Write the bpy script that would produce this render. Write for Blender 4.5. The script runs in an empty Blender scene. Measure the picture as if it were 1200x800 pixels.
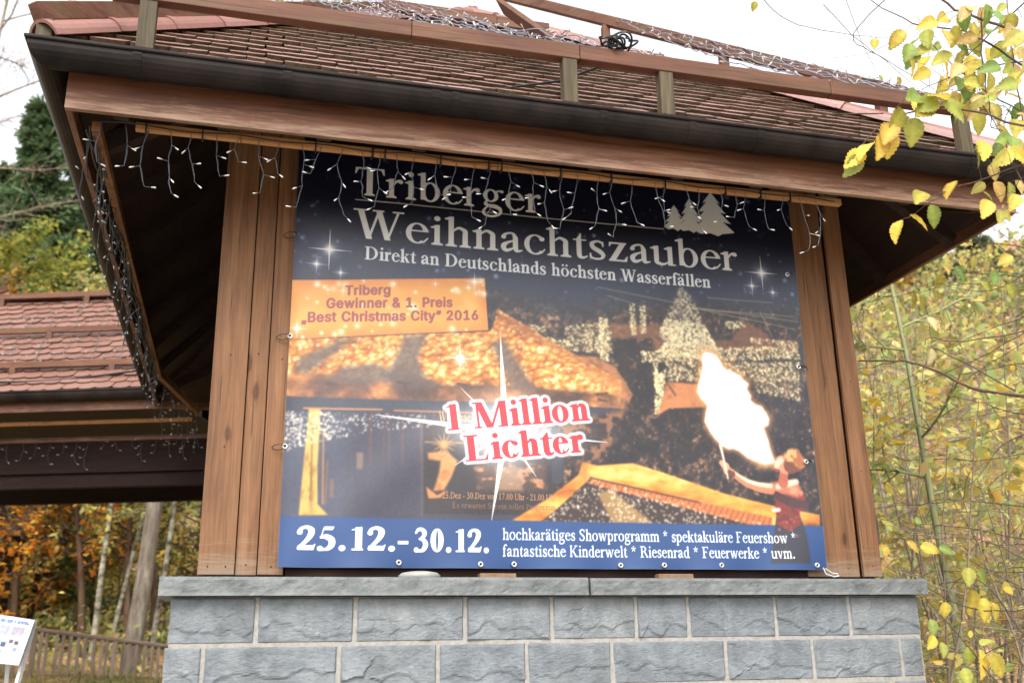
import bpy, math, random
import numpy as np
from mathutils import Vector

# ------------------------------------------------------------------ camera, sky, sun, exposure
scene = bpy.context.scene
COL = scene.collection
def basis(yaw, pitch, roll):
    F = Vector((math.sin(yaw)*math.cos(pitch), math.cos(yaw)*math.cos(pitch), math.sin(pitch)))
    r = Vector((math.cos(yaw), -math.sin(yaw), 0)); u = r.cross(F)
    return r*math.cos(roll)+u*math.sin(roll), u*math.cos(roll)-r*math.sin(roll), F
cam = bpy.data.cameras.new("camera"); camo = bpy.data.objects.new("camera", cam); COL.objects.link(camo)
R_, U_, F_ = basis(0.26466, 0.30117, -0.017)
from mathutils import Matrix
camo.matrix_world = Matrix(((R_.x, U_.x, -F_.x, (-0.1868)), (R_.y, U_.y, -F_.y, (-5.2094)), (R_.z, U_.z, -F_.z, 1.6), (0, 0, 0, 1)))
cam.sensor_width = 36; cam.lens = 36*1178.27/1200; cam.clip_start = .05; cam.clip_end = 3000
cam.dof.use_dof = True; cam.dof.focus_distance = 5.3; cam.dof.aperture_fstop = 2.2
scene.camera = camo
SUN_EL, SUN_AZ = math.radians(48), math.radians(200)       # azimuth clockwise from +Y
world = bpy.data.worlds.new("World"); scene.world = world; world.use_nodes = True
nt = world.node_tree; bg = nt.nodes['Background']
sky = nt.nodes.new('ShaderNodeTexSky'); sky.sky_type = 'NISHITA'; sky.sun_disc = False
sky.sun_elevation = SUN_EL; sky.sun_rotation = SUN_AZ; sky.air_density = 1.; sky.dust_density = 4.; sky.ozone_density = 1.
hs = nt.nodes.new('ShaderNodeHueSaturation'); hs.inputs['Saturation'].default_value = .12     # high thin cloud takes the blue out
nt.links.new(sky.outputs[0], hs.inputs['Color']); nt.links.new(hs.outputs[0], bg.inputs[0]); bg.inputs[1].default_value = .15
sl = bpy.data.lights.new("sun", 'SUN'); sl.energy = .7; sl.angle = math.radians(30); sl.color = (1, .95, .88)
so = bpy.data.objects.new("sun", sl); COL.objects.link(so)
sd = Vector((math.sin(SUN_AZ)*math.cos(SUN_EL), math.cos(SUN_AZ)*math.cos(SUN_EL), math.sin(SUN_EL)))
so.rotation_euler = sd.to_track_quat('Z', 'Y').to_euler()
scene.view_settings.view_transform = 'Standard'; scene.view_settings.look = 'None'
scene.view_settings.exposure = 1.75; scene.view_settings.gamma = 1
scene.render.engine = 'CYCLES'; scene.cycles.max_bounces = 8; scene.cycles.transparent_max_bounces = 8

# ------------------------------------------------------------------ helpers
rng = np.random.RandomState(11); rd = random.Random(4)
def dim(r, g, b, k=.6):
    q = srgb(r, g, b); return (q[0]*k, q[1]*k, q[2]*k, 1)
def srgb(r, g, b):
    f = lambda c: (c/255/12.92) if c <= 10.3 else ((c/255+.055)/1.055)**2.4
    return (f(r), f(g), f(b), 1)
def thing(name, label, cat, loc=(0, 0, 0), group=None):
    o = bpy.data.objects.new(name, None); COL.objects.link(o); o.location = loc
    o.empty_display_size = .1
    return tag(o, label, cat, group)
def tag(o, label, cat, group=None):
    o['label'] = label; o['category'] = cat
    if group: o['group'] = group
    return o
def world_loc(o):
    v = Vector((0, 0, 0))
    while o: v = v+o.location; o = o.parent
    return v
class MB:
    def __init__(s): s.v = []; s.f = []
    def add(s, v, f):
        n = len(s.v); s.v.extend(v); s.f.extend([tuple(i+n for i in q) for q in f]); return s
    def frame(s, c, ax, ay, az, h):         # oriented box: centre, unit axes, half sizes
        c, ax, ay, az = map(Vector, (c, ax, ay, az)); v = []
        for k in (-1, 1):
            for j in (-1, 1):
                for i in (-1, 1): v.append(tuple(c+ax*(i*h[0])+ay*(j*h[1])+az*(k*h[2])))
        return s.add(v, [(0, 2, 3, 1), (4, 5, 7, 6), (0, 1, 5, 4), (2, 6, 7, 3), (0, 4, 6, 2), (1, 3, 7, 5)])
    def box(s, a, b):
        return s.frame([(a[i]+b[i])/2 for i in range(3)], (1, 0, 0), (0, 1, 0), (0, 0, 1), [abs(b[i]-a[i])/2 for i in range(3)])
    def beam(s, a, b, w, h, up=(0, 0, 1)):  # a to b, w across, h along up
        a, b = Vector(a), Vector(b); d = b-a; ax = d.normalized(); ay = Vector(up).cross(ax).normalized(); az = ax.cross(ay)
        return s.frame((a+b)/2, ax, ay, az, (d.length/2, w/2, h/2))
    def tube(s, pts, rad, n=6, cap=True):
        pts = [Vector(q) for q in pts]; k = len(pts)
        if not hasattr(rad, '__len__'): rad = [rad]*k
        base = len(s.v); ref = None
        for i in range(k):
            d = (pts[min(i+1, k-1)]-pts[max(i-1, 0)])
            d = d.normalized() if d.length > 1e-9 else Vector((0, 0, 1))
            if ref is None: ref = Vector((1, 0, 0)) if abs(d.x) < .8 else Vector((0, 1, 0))
            a = (ref-d*ref.dot(d)).normalized(); b = d.cross(a); ref = a
            for j in range(n):
                t = 2*math.pi*j/n; s.v.append(tuple(pts[i]+(a*math.cos(t)+b*math.sin(t))*rad[i]))
        for i in range(k-1):
            for j in range(n):
                q = base+i*n+j; r = base+i*n+(j+1) % n
                s.f.append((q, r, r+n, q+n))
        if cap:
            s.f.append(tuple(base+j for j in reversed(range(n)))); s.f.append(tuple(base+(k-1)*n+j for j in range(n)))
        return s
    def lathe(s, c, prof, n=16):
        base = len(s.v)
        for r, z in prof:
            for j in range(n):
                t = 2*math.pi*j/n; s.v.append((c[0]+r*math.cos(t), c[1]+r*math.sin(t), c[2]+z))
        for i in range(len(prof)-1):
            for j in range(n):
                q = base+i*n+j; r = base+i*n+(j+1) % n; s.f.append((q, r, r+n, q+n))
        return s
    def build(s, name, mat, parent=None, bevel=0, smooth=False, loc=None):
        me = bpy.data.meshes.new(name); o = bpy.data.objects.new(name, me)
        off = world_loc(parent) if parent else Vector(loc or (0, 0, 0))
        me.from_pydata([(x-off.x, y-off.y, z-off.z) for x, y, z in s.v], [], s.f); me.update()
        if smooth: me.polygons.foreach_set('use_smooth', [True]*len(me.polygons))
        me.materials.append(mat); COL.objects.link(o)
        if parent: o.parent = parent
        else: o.location = off
        if bevel:
            m = o.modifiers.new('bevel', 'BEVEL'); m.width = bevel; m.segments = 2; m.limit_method = 'ANGLE'
        return o
def dup(o, parent=None, deep=True):
    c = o.copy(); COL.objects.link(c); c.parent = parent
    if deep:
        for ch in list(o.children): dup(ch, c)
    return c
def np_mesh(name, V, F, mat, parent=None, smooth=False):
    """V (n,3); F (m,k) polygons of k corners each, world coordinates"""
    me = bpy.data.meshes.new(name); off = np.array(world_loc(parent)) if parent else np.zeros(3)
    V = np.asarray(V, np.float32)-off.astype(np.float32); F = np.asarray(F, np.int32); m, k = F.shape
    me.vertices.add(len(V)); me.vertices.foreach_set('co', V.ravel())
    me.loops.add(m*k); me.loops.foreach_set('vertex_index', F.ravel())
    me.polygons.add(m); me.polygons.foreach_set('loop_start', np.arange(m, dtype=np.int32)*k)
    if smooth: me.polygons.foreach_set('use_smooth', np.ones(m, bool))
    me.update(calc_edges=True); me.materials.append(mat)
    o = bpy.data.objects.new(name, me); COL.objects.link(o)
    if parent: o.parent = parent
    return o
# ------------------------------------------------------------------ materials
def mat(name, rough=.6, spec=.4):
    m = bpy.data.materials.new(name); m.use_nodes = True; t = m.node_tree
    b = t.nodes['Principled BSDF']; b.inputs['Roughness'].default_value = rough; b.inputs['Specular IOR Level'].default_value = spec
    return m, t, b
def node(t, ty, **kw):
    n = t.nodes.new(ty)
    for k, v in kw.items():
        if k in n.inputs: n.inputs[k].default_value = v
        else: setattr(n, k, v)
    return n
def ramp(t, fac, stops, interp='LINEAR'):
    r = t.nodes.new('ShaderNodeValToRGB'); e = r.color_ramp.elements; r.color_ramp.interpolation = interp
    while len(e) < len(stops): e.new(.5)
    for i, (p, c) in enumerate(stops): e[i].position = p; e[i].color = c if len(c) == 4 else (*c, 1)
    t.links.new(fac, r.inputs[0]); return r.outputs[0]
def coords(t, scale=(1, 1, 1), rot=(0, 0, 0), out='Object', jitter=False):
    c = t.nodes.new('ShaderNodeTexCoord'); m = t.nodes.new('ShaderNodeMapping'); m.inputs['Scale'].default_value = scale; m.inputs['Rotation'].default_value = rot
    s = c.outputs[out]
    if jitter:
        oi = t.nodes.new('ShaderNodeObjectInfo'); v = node(t, 'ShaderNodeVectorMath', operation='SCALE'); v.inputs[0].default_value = (13, 7, 17)
        t.links.new(oi.outputs['Random'], v.inputs['Scale']); a = node(t, 'ShaderNodeVectorMath', operation='ADD')
        t.links.new(s, a.inputs[0]); t.links.new(v.outputs[0], a.inputs[1]); s = a.outputs[0]
    t.links.new(s, m.inputs[0]); return m.outputs[0]
def noise(t, vec, sc, detail=5, rough=.6, dist=0.):
    n = node(t, 'ShaderNodeTexNoise', Scale=sc, Detail=detail, Roughness=rough, Distortion=dist); t.links.new(vec, n.inputs['Vector']); return n.outputs['Fac']
def mix(t, f, a, b, ty='MIX'):
    n = t.nodes.new('ShaderNodeMix'); n.data_type = 'RGBA'; n.blend_type = ty
    for s, v in ((n.inputs[0], f), (n.inputs[6], a), (n.inputs[7], b)):
        if hasattr(v, 'is_output'): t.links.new(v, s)
        else: s.default_value = v
    return n.outputs[2]
def bump(t, b, h, strength=.3, dist=.01):
    n = node(t, 'ShaderNodeBump', Strength=strength, Distance=dist); t.links.new(h, n.inputs['Height']); t.links.new(n.outputs[0], b.inputs['Normal'])
def wood(name, c0, c1, c2, grain=(1, 1, .06), knots=True, rough=.65, wear=None, vary=.25, spec=.3, edge=None):
    """grain: mapping scale, small along the grain"""
    m, t, b = mat(name, rough, spec)
    v = coords(t, grain, jitter=True)
    n1 = noise(t, v, 22, 6, .65, .6); n2 = noise(t, v, 90, 3, .6)
    c = ramp(t, n1, [(.3, c0), (.5, c1), (.72, c2)])
    c = mix(t, .35, c, ramp(t, n2, [(.35, (.35, .35, .35)), (.65, (1, 1, 1))]), 'MULTIPLY')
    if knots:
        sp = node(t, 'ShaderNodeSeparateXYZ'); t.links.new(coords(t, (1, 1, 1), jitter=True), sp.inputs[0]); cb = node(t, 'ShaderNodeCombineXYZ')
        mx = node(t, 'ShaderNodeMath', operation='MULTIPLY'); mx.inputs[1].default_value = 3.4; my = node(t, 'ShaderNodeMath', operation='MULTIPLY'); my.inputs[1].default_value = 1.25
        t.links.new(sp.outputs[0], mx.inputs[0]); t.links.new(sp.outputs[2], my.inputs[0]); t.links.new(mx.outputs[0], cb.inputs[0]); t.links.new(my.outputs[0], cb.inputs[1])
        wn = node(t, 'ShaderNodeTexNoise', Scale=3.); t.links.new(cb.outputs[0], wn.inputs['Vector']); wv_ = node(t, 'ShaderNodeMix'); wv_.data_type = 'VECTOR'; wv_.inputs[0].default_value = .08
        t.links.new(cb.outputs[0], wv_.inputs[4]); t.links.new(wn.outputs['Color'], wv_.inputs[5])
        vo = node(t, 'ShaderNodeTexVoronoi', Scale=1.); vo.voronoi_dimensions = '2D'; t.links.new(wv_.outputs[1], vo.inputs['Vector'])
        k = ramp(t, vo.outputs['Distance'], [(.012, (.5, .42, .36)), (.03, (.42, .33, .27)), (.045, (.66, .58, .5)), (.06, (.88, .83, .78)), (.12, (1, 1, 1))])
        c = mix(t, 1, c, k, 'MULTIPLY')
    st = noise(t, coords(t, (1, 1, 1), jitter=True), 2.2, 4)
    c = mix(t, .5, c, ramp(t, st, [(.3, (.62, .6, .6)), (.65, (1.1, 1.05, 1))]), 'MULTIPLY')
    ck = noise(t, coords(t, tuple(q*(.5 if q < .5 else 1) for q in grain), jitter=True), 70, 2, .5, .3); c = mix(t, 1, c, ramp(t, ck, [(.3, (.5, .46, .42)), (.345, (1, 1, 1))]), 'MULTIPLY')
    if vary:
        oi = t.nodes.new('ShaderNodeObjectInfo'); c = mix(t, vary, c, ramp(t, oi.outputs['Random'], [(0, (.6, .58, .56)), (1, (1.25, 1.2, 1.15))]), 'MULTIPLY')
    if wear:
        w = noise(t, coords(t, (grain[0]*.6, grain[1]*.6, grain[2]*.6) if min(grain) < .5 else (1, 1, 1), jitter=True), 14, 6, .7)
        c = mix(t, ramp(t, w, [(.52, (0, 0, 0)), (.7, (1, 1, 1))]), c, wear)
    if edge:
        sp2 = node(t, 'ShaderNodeSeparateXYZ'); t.links.new(coords(t), sp2.inputs[0]); mr = node(t, 'ShaderNodeMapRange'); t.links.new(sp2.outputs[2], mr.inputs[0])
        mr.inputs[1].default_value = edge[1]; mr.inputs[2].default_value = edge[0]; mr.inputs[3].default_value = 0.; mr.inputs[4].default_value = .36
        ad = node(t, 'ShaderNodeMath', operation='ADD'); nn = noise(t, coords(t, (.12, .5, 1.5)), 26, 6, .75); t.links.new(nn, ad.inputs[0]); t.links.new(mr.outputs[0], ad.inputs[1])
        c = mix(t, ramp(t, ad.outputs[0], [(.7, (0, 0, 0)), (.9, (.6, .6, .6))]), c, edge[2])
    t.links.new(c, b.inputs['Base Color']); bump(t, b, n1, .35, .004); return m
def plain(name, c, rough=.5, spec=.4, metal=0., var=.25, sc=12):
    m, t, b = mat(name, rough, spec); b.inputs['Metallic'].default_value = metal
    n = noise(t, coords(t), sc, 5)
    k = mix(t, 1, c, ramp(t, n, [(.3, (1-var,)*3), (.7, (1+var*.6,)*3)]), 'MULTIPLY')
    t.links.new(k, b.inputs['Base Color']); bump(t, b, n, .1, .003); return m
def leafmat(name, pal, trans=.45, rough=.55, near=False):
    m, t, b = mat(name, rough, .25)
    g = t.nodes.new('ShaderNodeNewGeometry'); n = len(pal)
    c = ramp(t, g.outputs['Random Per Island'], [((i+.5)/n, srgb(*q)) for i, q in enumerate(pal)])
    cl = noise(t, coords(t), 1.3, 2)
    c = mix(t, .6, c, ramp(t, cl, [(.35, (.7, .8, .75)), (.65, (1.15, 1.05, .95))]), 'MULTIPLY')
    if near:
        vc = t.nodes.new('ShaderNodeVertexColor'); vc.layer_name = 'tone'; c = mix(t, 1, c, vc.outputs[0], 'MULTIPLY')
        f1 = noise(t, coords(t), 34, 5, .7); c = mix(t, .75, c, ramp(t, f1, [(.32, (.62, .7, .5)), (.5, (.95, .95, .9)), (.68, (1.1, 1., .9))]), 'MULTIPLY')
        f2 = noise(t, coords(t), 75, 3, .6); c = mix(t, ramp(t, f2, [(.66, (0, 0, 0)), (.71, (.8, .8, .8))]), c, srgb(120, 78, 44)); bump(t, b, f1, .3, .004)
    t.links.new(c, b.inputs['Base Color'])
    tr = t.nodes.new('ShaderNodeBsdfTranslucent'); t.links.new(c, tr.inputs[0])
    ms = t.nodes.new('ShaderNodeMixShader'); ms.inputs[0].default_value = trans
    t.links.new(b.outputs[0], ms.inputs[1]); t.links.new(tr.outputs[0], ms.inputs[2]); t.links.new(ms.outputs[0], t.nodes['Material Output'].inputs[0])
    return m
SANS = {'T':(448,[[32,452,32,509,417,509,417,452,257,452,257,0,193,0,193,452]]),'r':(259,[[53,0,53,379,112,379,112,321,115,321,130,347,152,367,181,380,213,385,221,385,229,384,237,384,243,384,243,322,239,323,230,324,219,325,207,326,182,323,159,315,140,301,126,284,117,262,114,237,114,0]]),'i':(166,[[53,0,53,379,114,379,114,0],[84,443,67,446,54,455,44,468,41,483,44,499,54,512,67,521,84,524,100,521,114,512,123,499,126,483,123,468,114,455,100,446]]),'b':(424,[[229,-8,198,-5,172,4,153,17,138,31,127,46,118,59,112,59,112,0,53,0,53,509,114,509,114,319,118,319,127,331,137,346,152,360,171,373,197,381,229,384,274,378,313,361,345,332,370,293,385,245,390,189,385,133,370,84,346,45,313,16,274,-2],[220,47,253,51,279,66,301,88,316,117,325,151,328,189,325,227,316,261,301,290,280,311,253,325,220,330,188,325,161,312,140,291,125,263,116,229,113,189,116,150,125,115,140,86,162,65,188,51]]),'e':(403,[[212,-8,161,-2,117,16,82,46,56,85,40,132,34,187,39,242,55,290,81,329,115,359,157,378,205,384,236,382,266,374,294,361,319,341,341,315,357,282,368,242,371,194,371,169,75,169,75,221,338,221,310,202,307,237,298,269,283,294,263,314,237,326,205,330,173,326,146,313,125,294,109,270,99,241,96,211,96,178,100,139,110,106,128,80,151,61,179,50,212,46,234,48,254,53,271,61,285,73,297,88,306,105,365,91,353,63,335,39,311,19,283,4,249,-5]]),'g':(425,[[207,-151,168,-148,134,-140,105,-127,82,-110,64,-91,51,-69,101,-41,110,-53,122,-66,136,-78,154,-88,178,-95,207,-97,249,-92,282,-75,304,-47,311,-6,311,68,306,68,298,56,287,41,272,28,252,16,227,8,195,5,152,10,113,27,80,53,55,90,39,136,34,191,39,246,55,293,80,332,112,361,152,378,196,384,228,382,253,373,273,360,288,346,299,331,308,319,313,319,313,379,372,379,372,-9,367,-54,350,-90,324,-117,291,-136,251,-147],[205,59,237,63,264,75,285,95,300,121,309,154,312,193,309,231,300,264,285,291,264,312,237,325,205,330,172,325,145,312,124,290,109,262,99,229,96,193,99,155,109,123,124,96,145,76,172,63]]),' ':(187,[]),'G':(520,[[269,-7,205,1,149,25,104,64,69,116,47,179,40,254,47,329,69,393,103,445,149,484,203,508,265,516,304,513,340,504,374,489,403,469,429,445,449,416,465,384,474,349,408,349,399,372,387,393,373,411,356,427,337,439,315,448,291,454,265,456,222,450,183,432,150,404,125,364,109,314,103,254,109,194,125,145,151,105,184,76,224,59,269,53,309,57,345,71,374,93,396,123,410,160,415,202,434,199,283,199,283,256,478,256,478,200,471,141,451,91,419,50,377,19,326,0]]),'w':(567,[[138,0,23,379,87,379,133,214,143,177,154,137,165,91,175,41,165,41,175,90,186,135,196,176,206,214,252,379,316,379,362,214,371,176,382,136,392,91,402,41,391,41,402,90,413,135,423,176,434,214,480,379,545,379,429,0,368,0,319,172,312,198,305,225,297,252,291,280,284,309,277,338,291,338,284,309,277,280,270,252,263,225,255,198,248,172,199,0]]),'n':(409,[[114,227,114,0,53,0,53,379,112,379,112,287,102,287,124,332,152,362,187,379,227,384,264,380,295,369,321,349,341,321,353,285,357,240,357,0,296,0,296,235,290,275,273,304,246,323,210,329,184,326,161,317,141,303,126,283,117,257]]),'&':(447,[[197,-7,150,-2,110,12,78,34,54,62,39,96,34,133,37,163,47,189,63,213,85,235,111,256,140,279,216,335,226,343,237,352,246,363,255,375,260,389,262,405,258,427,245,445,226,457,201,461,184,459,168,453,155,444,145,431,139,416,137,399,139,380,145,363,155,346,169,327,185,307,204,284,438,0,364,0,171,231,144,264,121,293,102,319,87,344,78,370,75,398,79,430,91,458,109,481,134,499,165,510,200,513,235,510,266,499,290,482,308,459,320,433,324,404,322,382,315,362,305,342,291,325,275,308,256,293,154,217,128,195,110,174,100,154,97,131,100,108,109,87,124,70,143,57,166,49,193,46,223,50,251,59,278,75,301,95,321,121,336,151,346,186,349,224,408,224,405,180,397,144,385,115,371,92,357,75,345,62,333,47,305,23,271,7,234,-3]]),'1':(453,[[76,0,76,55,391,55,391,0],[276,509,276,0,212,0,212,448,209,448,86,358,86,427,198,509]]),'.':(187,[[95,-4,78,-1,63,9,53,24,50,41,53,59,63,73,78,83,95,87,113,83,128,73,138,59,141,41,138,24,128,9,113,-1]]),'P':(444,[[60,0,60,509,235,509,289,503,332,487,366,462,390,430,404,391,409,348,404,304,390,265,366,233,332,207,289,191,235,186,109,186,109,242,233,242,269,246,297,256,318,272,333,294,342,319,344,348,342,376,333,402,318,423,297,439,268,449,232,452,125,452,125,0]]),'s':(364,[[182,-8,145,-5,112,3,84,18,62,38,45,63,36,94,94,107,105,79,124,60,150,49,181,45,217,50,244,62,262,81,268,103,265,121,254,136,237,147,212,155,149,170,104,186,72,208,53,237,47,274,51,305,65,332,87,354,115,370,149,381,187,384,223,381,254,372,279,358,299,339,314,316,324,290,268,277,258,298,243,316,219,328,187,333,156,329,131,317,114,299,109,277,112,258,124,243,144,232,172,223,229,209,275,194,306,171,325,142,331,107,326,75,312,47,290,24,260,6,223,-5]]),'„':(286,[[38,-119,68,71,138,71,85,-119],[161,-119,192,71,261,71,208,-119]]),'B':(456,[[60,0,60,509,241,509,289,504,329,491,359,469,381,442,394,410,398,374,395,344,387,320,373,301,356,286,336,275,315,267,315,262,339,257,363,245,385,227,402,203,414,173,418,136,413,100,400,67,377,39,344,18,301,4,247,0],[125,57,245,57,296,63,330,80,349,105,355,137,352,161,342,184,327,203,306,218,279,228,248,231,125,231],[125,285,238,285,265,288,288,296,308,309,323,326,333,348,336,372,330,403,313,429,283,446,240,452,125,452]]),'t':(227,[[204,379,204,327,6,327,6,379],[65,471,126,471,126,98,128,76,136,61,150,53,170,50,177,50,185,51,194,52,202,54,213,2,203,-1,192,-3,180,-4,168,-4,125,2,92,21,72,52,65,93]]),'C':(510,[[267,-7,205,1,150,25,104,63,70,115,48,179,40,254,48,329,70,393,104,445,150,484,205,508,267,516,305,513,340,504,373,490,402,471,427,447,448,418,463,385,473,348,408,348,401,373,389,395,375,413,357,428,337,440,315,449,292,454,267,456,223,450,184,432,150,403,125,364,109,314,103,254,109,194,125,145,151,105,184,76,223,59,267,53,292,55,315,60,337,69,357,81,375,96,389,114,401,136,408,160,473,160,463,124,448,91,428,62,402,38,373,19,341,5,305,-4]]),'h':(410,[[114,227,114,0,53,0,53,509,114,509,114,287,102,287,124,332,152,362,187,379,227,384,264,380,295,369,321,349,341,321,353,285,357,240,357,0,296,0,296,235,290,275,273,304,246,323,210,329,184,326,161,317,141,303,126,283,117,257]]),'m':(609,[[53,0,53,379,112,379,112,295,108,295,118,323,132,346,151,363,172,376,195,384,219,386,257,380,287,361,309,331,321,295,312,295,322,321,337,343,357,361,381,375,407,383,437,386,468,383,497,372,522,354,541,328,553,296,557,255,557,0,496,0,496,254,490,289,473,313,447,326,419,330,395,328,374,320,358,307,345,290,338,270,335,247,335,0,274,0,274,260,269,288,253,311,229,326,199,330,178,328,158,320,140,307,126,289,117,266,114,238,114,0]]),'a':(389,[[160,-9,126,-5,94,5,68,22,48,45,35,73,30,108,34,138,43,161,58,179,78,193,100,203,125,211,152,216,178,220,209,224,234,227,252,230,265,235,273,243,276,255,276,257,273,279,267,297,256,311,240,322,220,329,196,331,171,329,149,322,132,313,118,301,107,288,100,274,41,291,57,322,79,346,104,364,133,375,163,382,194,384,215,383,239,379,263,372,286,360,306,343,322,320,333,290,337,251,337,0,277,0,277,52,272,52,264,38,252,25,236,12,215,1,190,-6],[170,45,202,49,228,59,248,74,263,93,272,115,276,138,276,190,270,186,259,182,246,179,231,176,216,173,200,171,186,169,175,168,154,164,134,159,117,150,103,139,95,124,92,105,94,87,102,72,114,61,130,52,149,47]]),'y':(389,[[47,-139,61,-86,71,-87,88,-90,104,-89,118,-84,130,-74,141,-58,151,-36,163,-1,17,379,84,379,165,155,177,121,187,87,196,53,206,21,184,21,193,53,202,87,212,121,224,155,305,379,371,379,204,-58,191,-85,177,-107,159,-124,139,-136,117,-143,91,-145,77,-145,65,-143,54,-141]]),'“':(300,[[52,318,104,509,151,509,121,318],[175,318,228,509,274,509,244,318]]),'2':(453,[[64,0,64,47,234,229,261,257,282,282,299,305,311,327,318,348,320,371,317,397,308,419,293,436,273,449,250,457,224,460,196,457,172,447,153,433,139,413,130,390,127,362,66,362,71,405,86,442,111,473,143,496,182,511,225,516,268,511,306,497,337,474,361,445,376,411,381,372,378,345,371,318,357,290,336,259,306,223,267,180,153,60,153,57,389,57,389,0]]),'0':(453,[[227,-7,174,1,130,24,95,62,69,113,53,178,48,254,53,330,69,395,95,447,130,484,174,508,227,516,279,508,323,484,358,447,384,395,400,330,405,254,400,178,384,113,359,62,323,24,279,1],[227,50,261,56,290,74,313,103,330,144,340,194,344,254,340,314,330,365,313,405,290,435,261,453,227,460,192,453,163,435,140,405,123,365,113,314,109,254,113,194,123,144,140,103,163,74,192,56]]),'6':(453,[[226,-7,182,-1,142,15,109,40,84,74,69,115,64,162,68,199,80,239,102,285,137,340,252,509,322,509,151,261,145,261,154,275,165,288,179,299,196,307,214,312,235,314,278,309,316,295,346,271,370,240,384,201,389,157,384,112,368,73,343,39,310,14,271,-2],[226,48,254,52,279,63,299,79,314,101,324,128,327,157,324,187,314,213,299,235,279,251,254,262,226,265,198,262,174,252,153,235,138,214,128,188,125,158,128,128,138,102,153,79,174,63,198,52]])}
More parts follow.
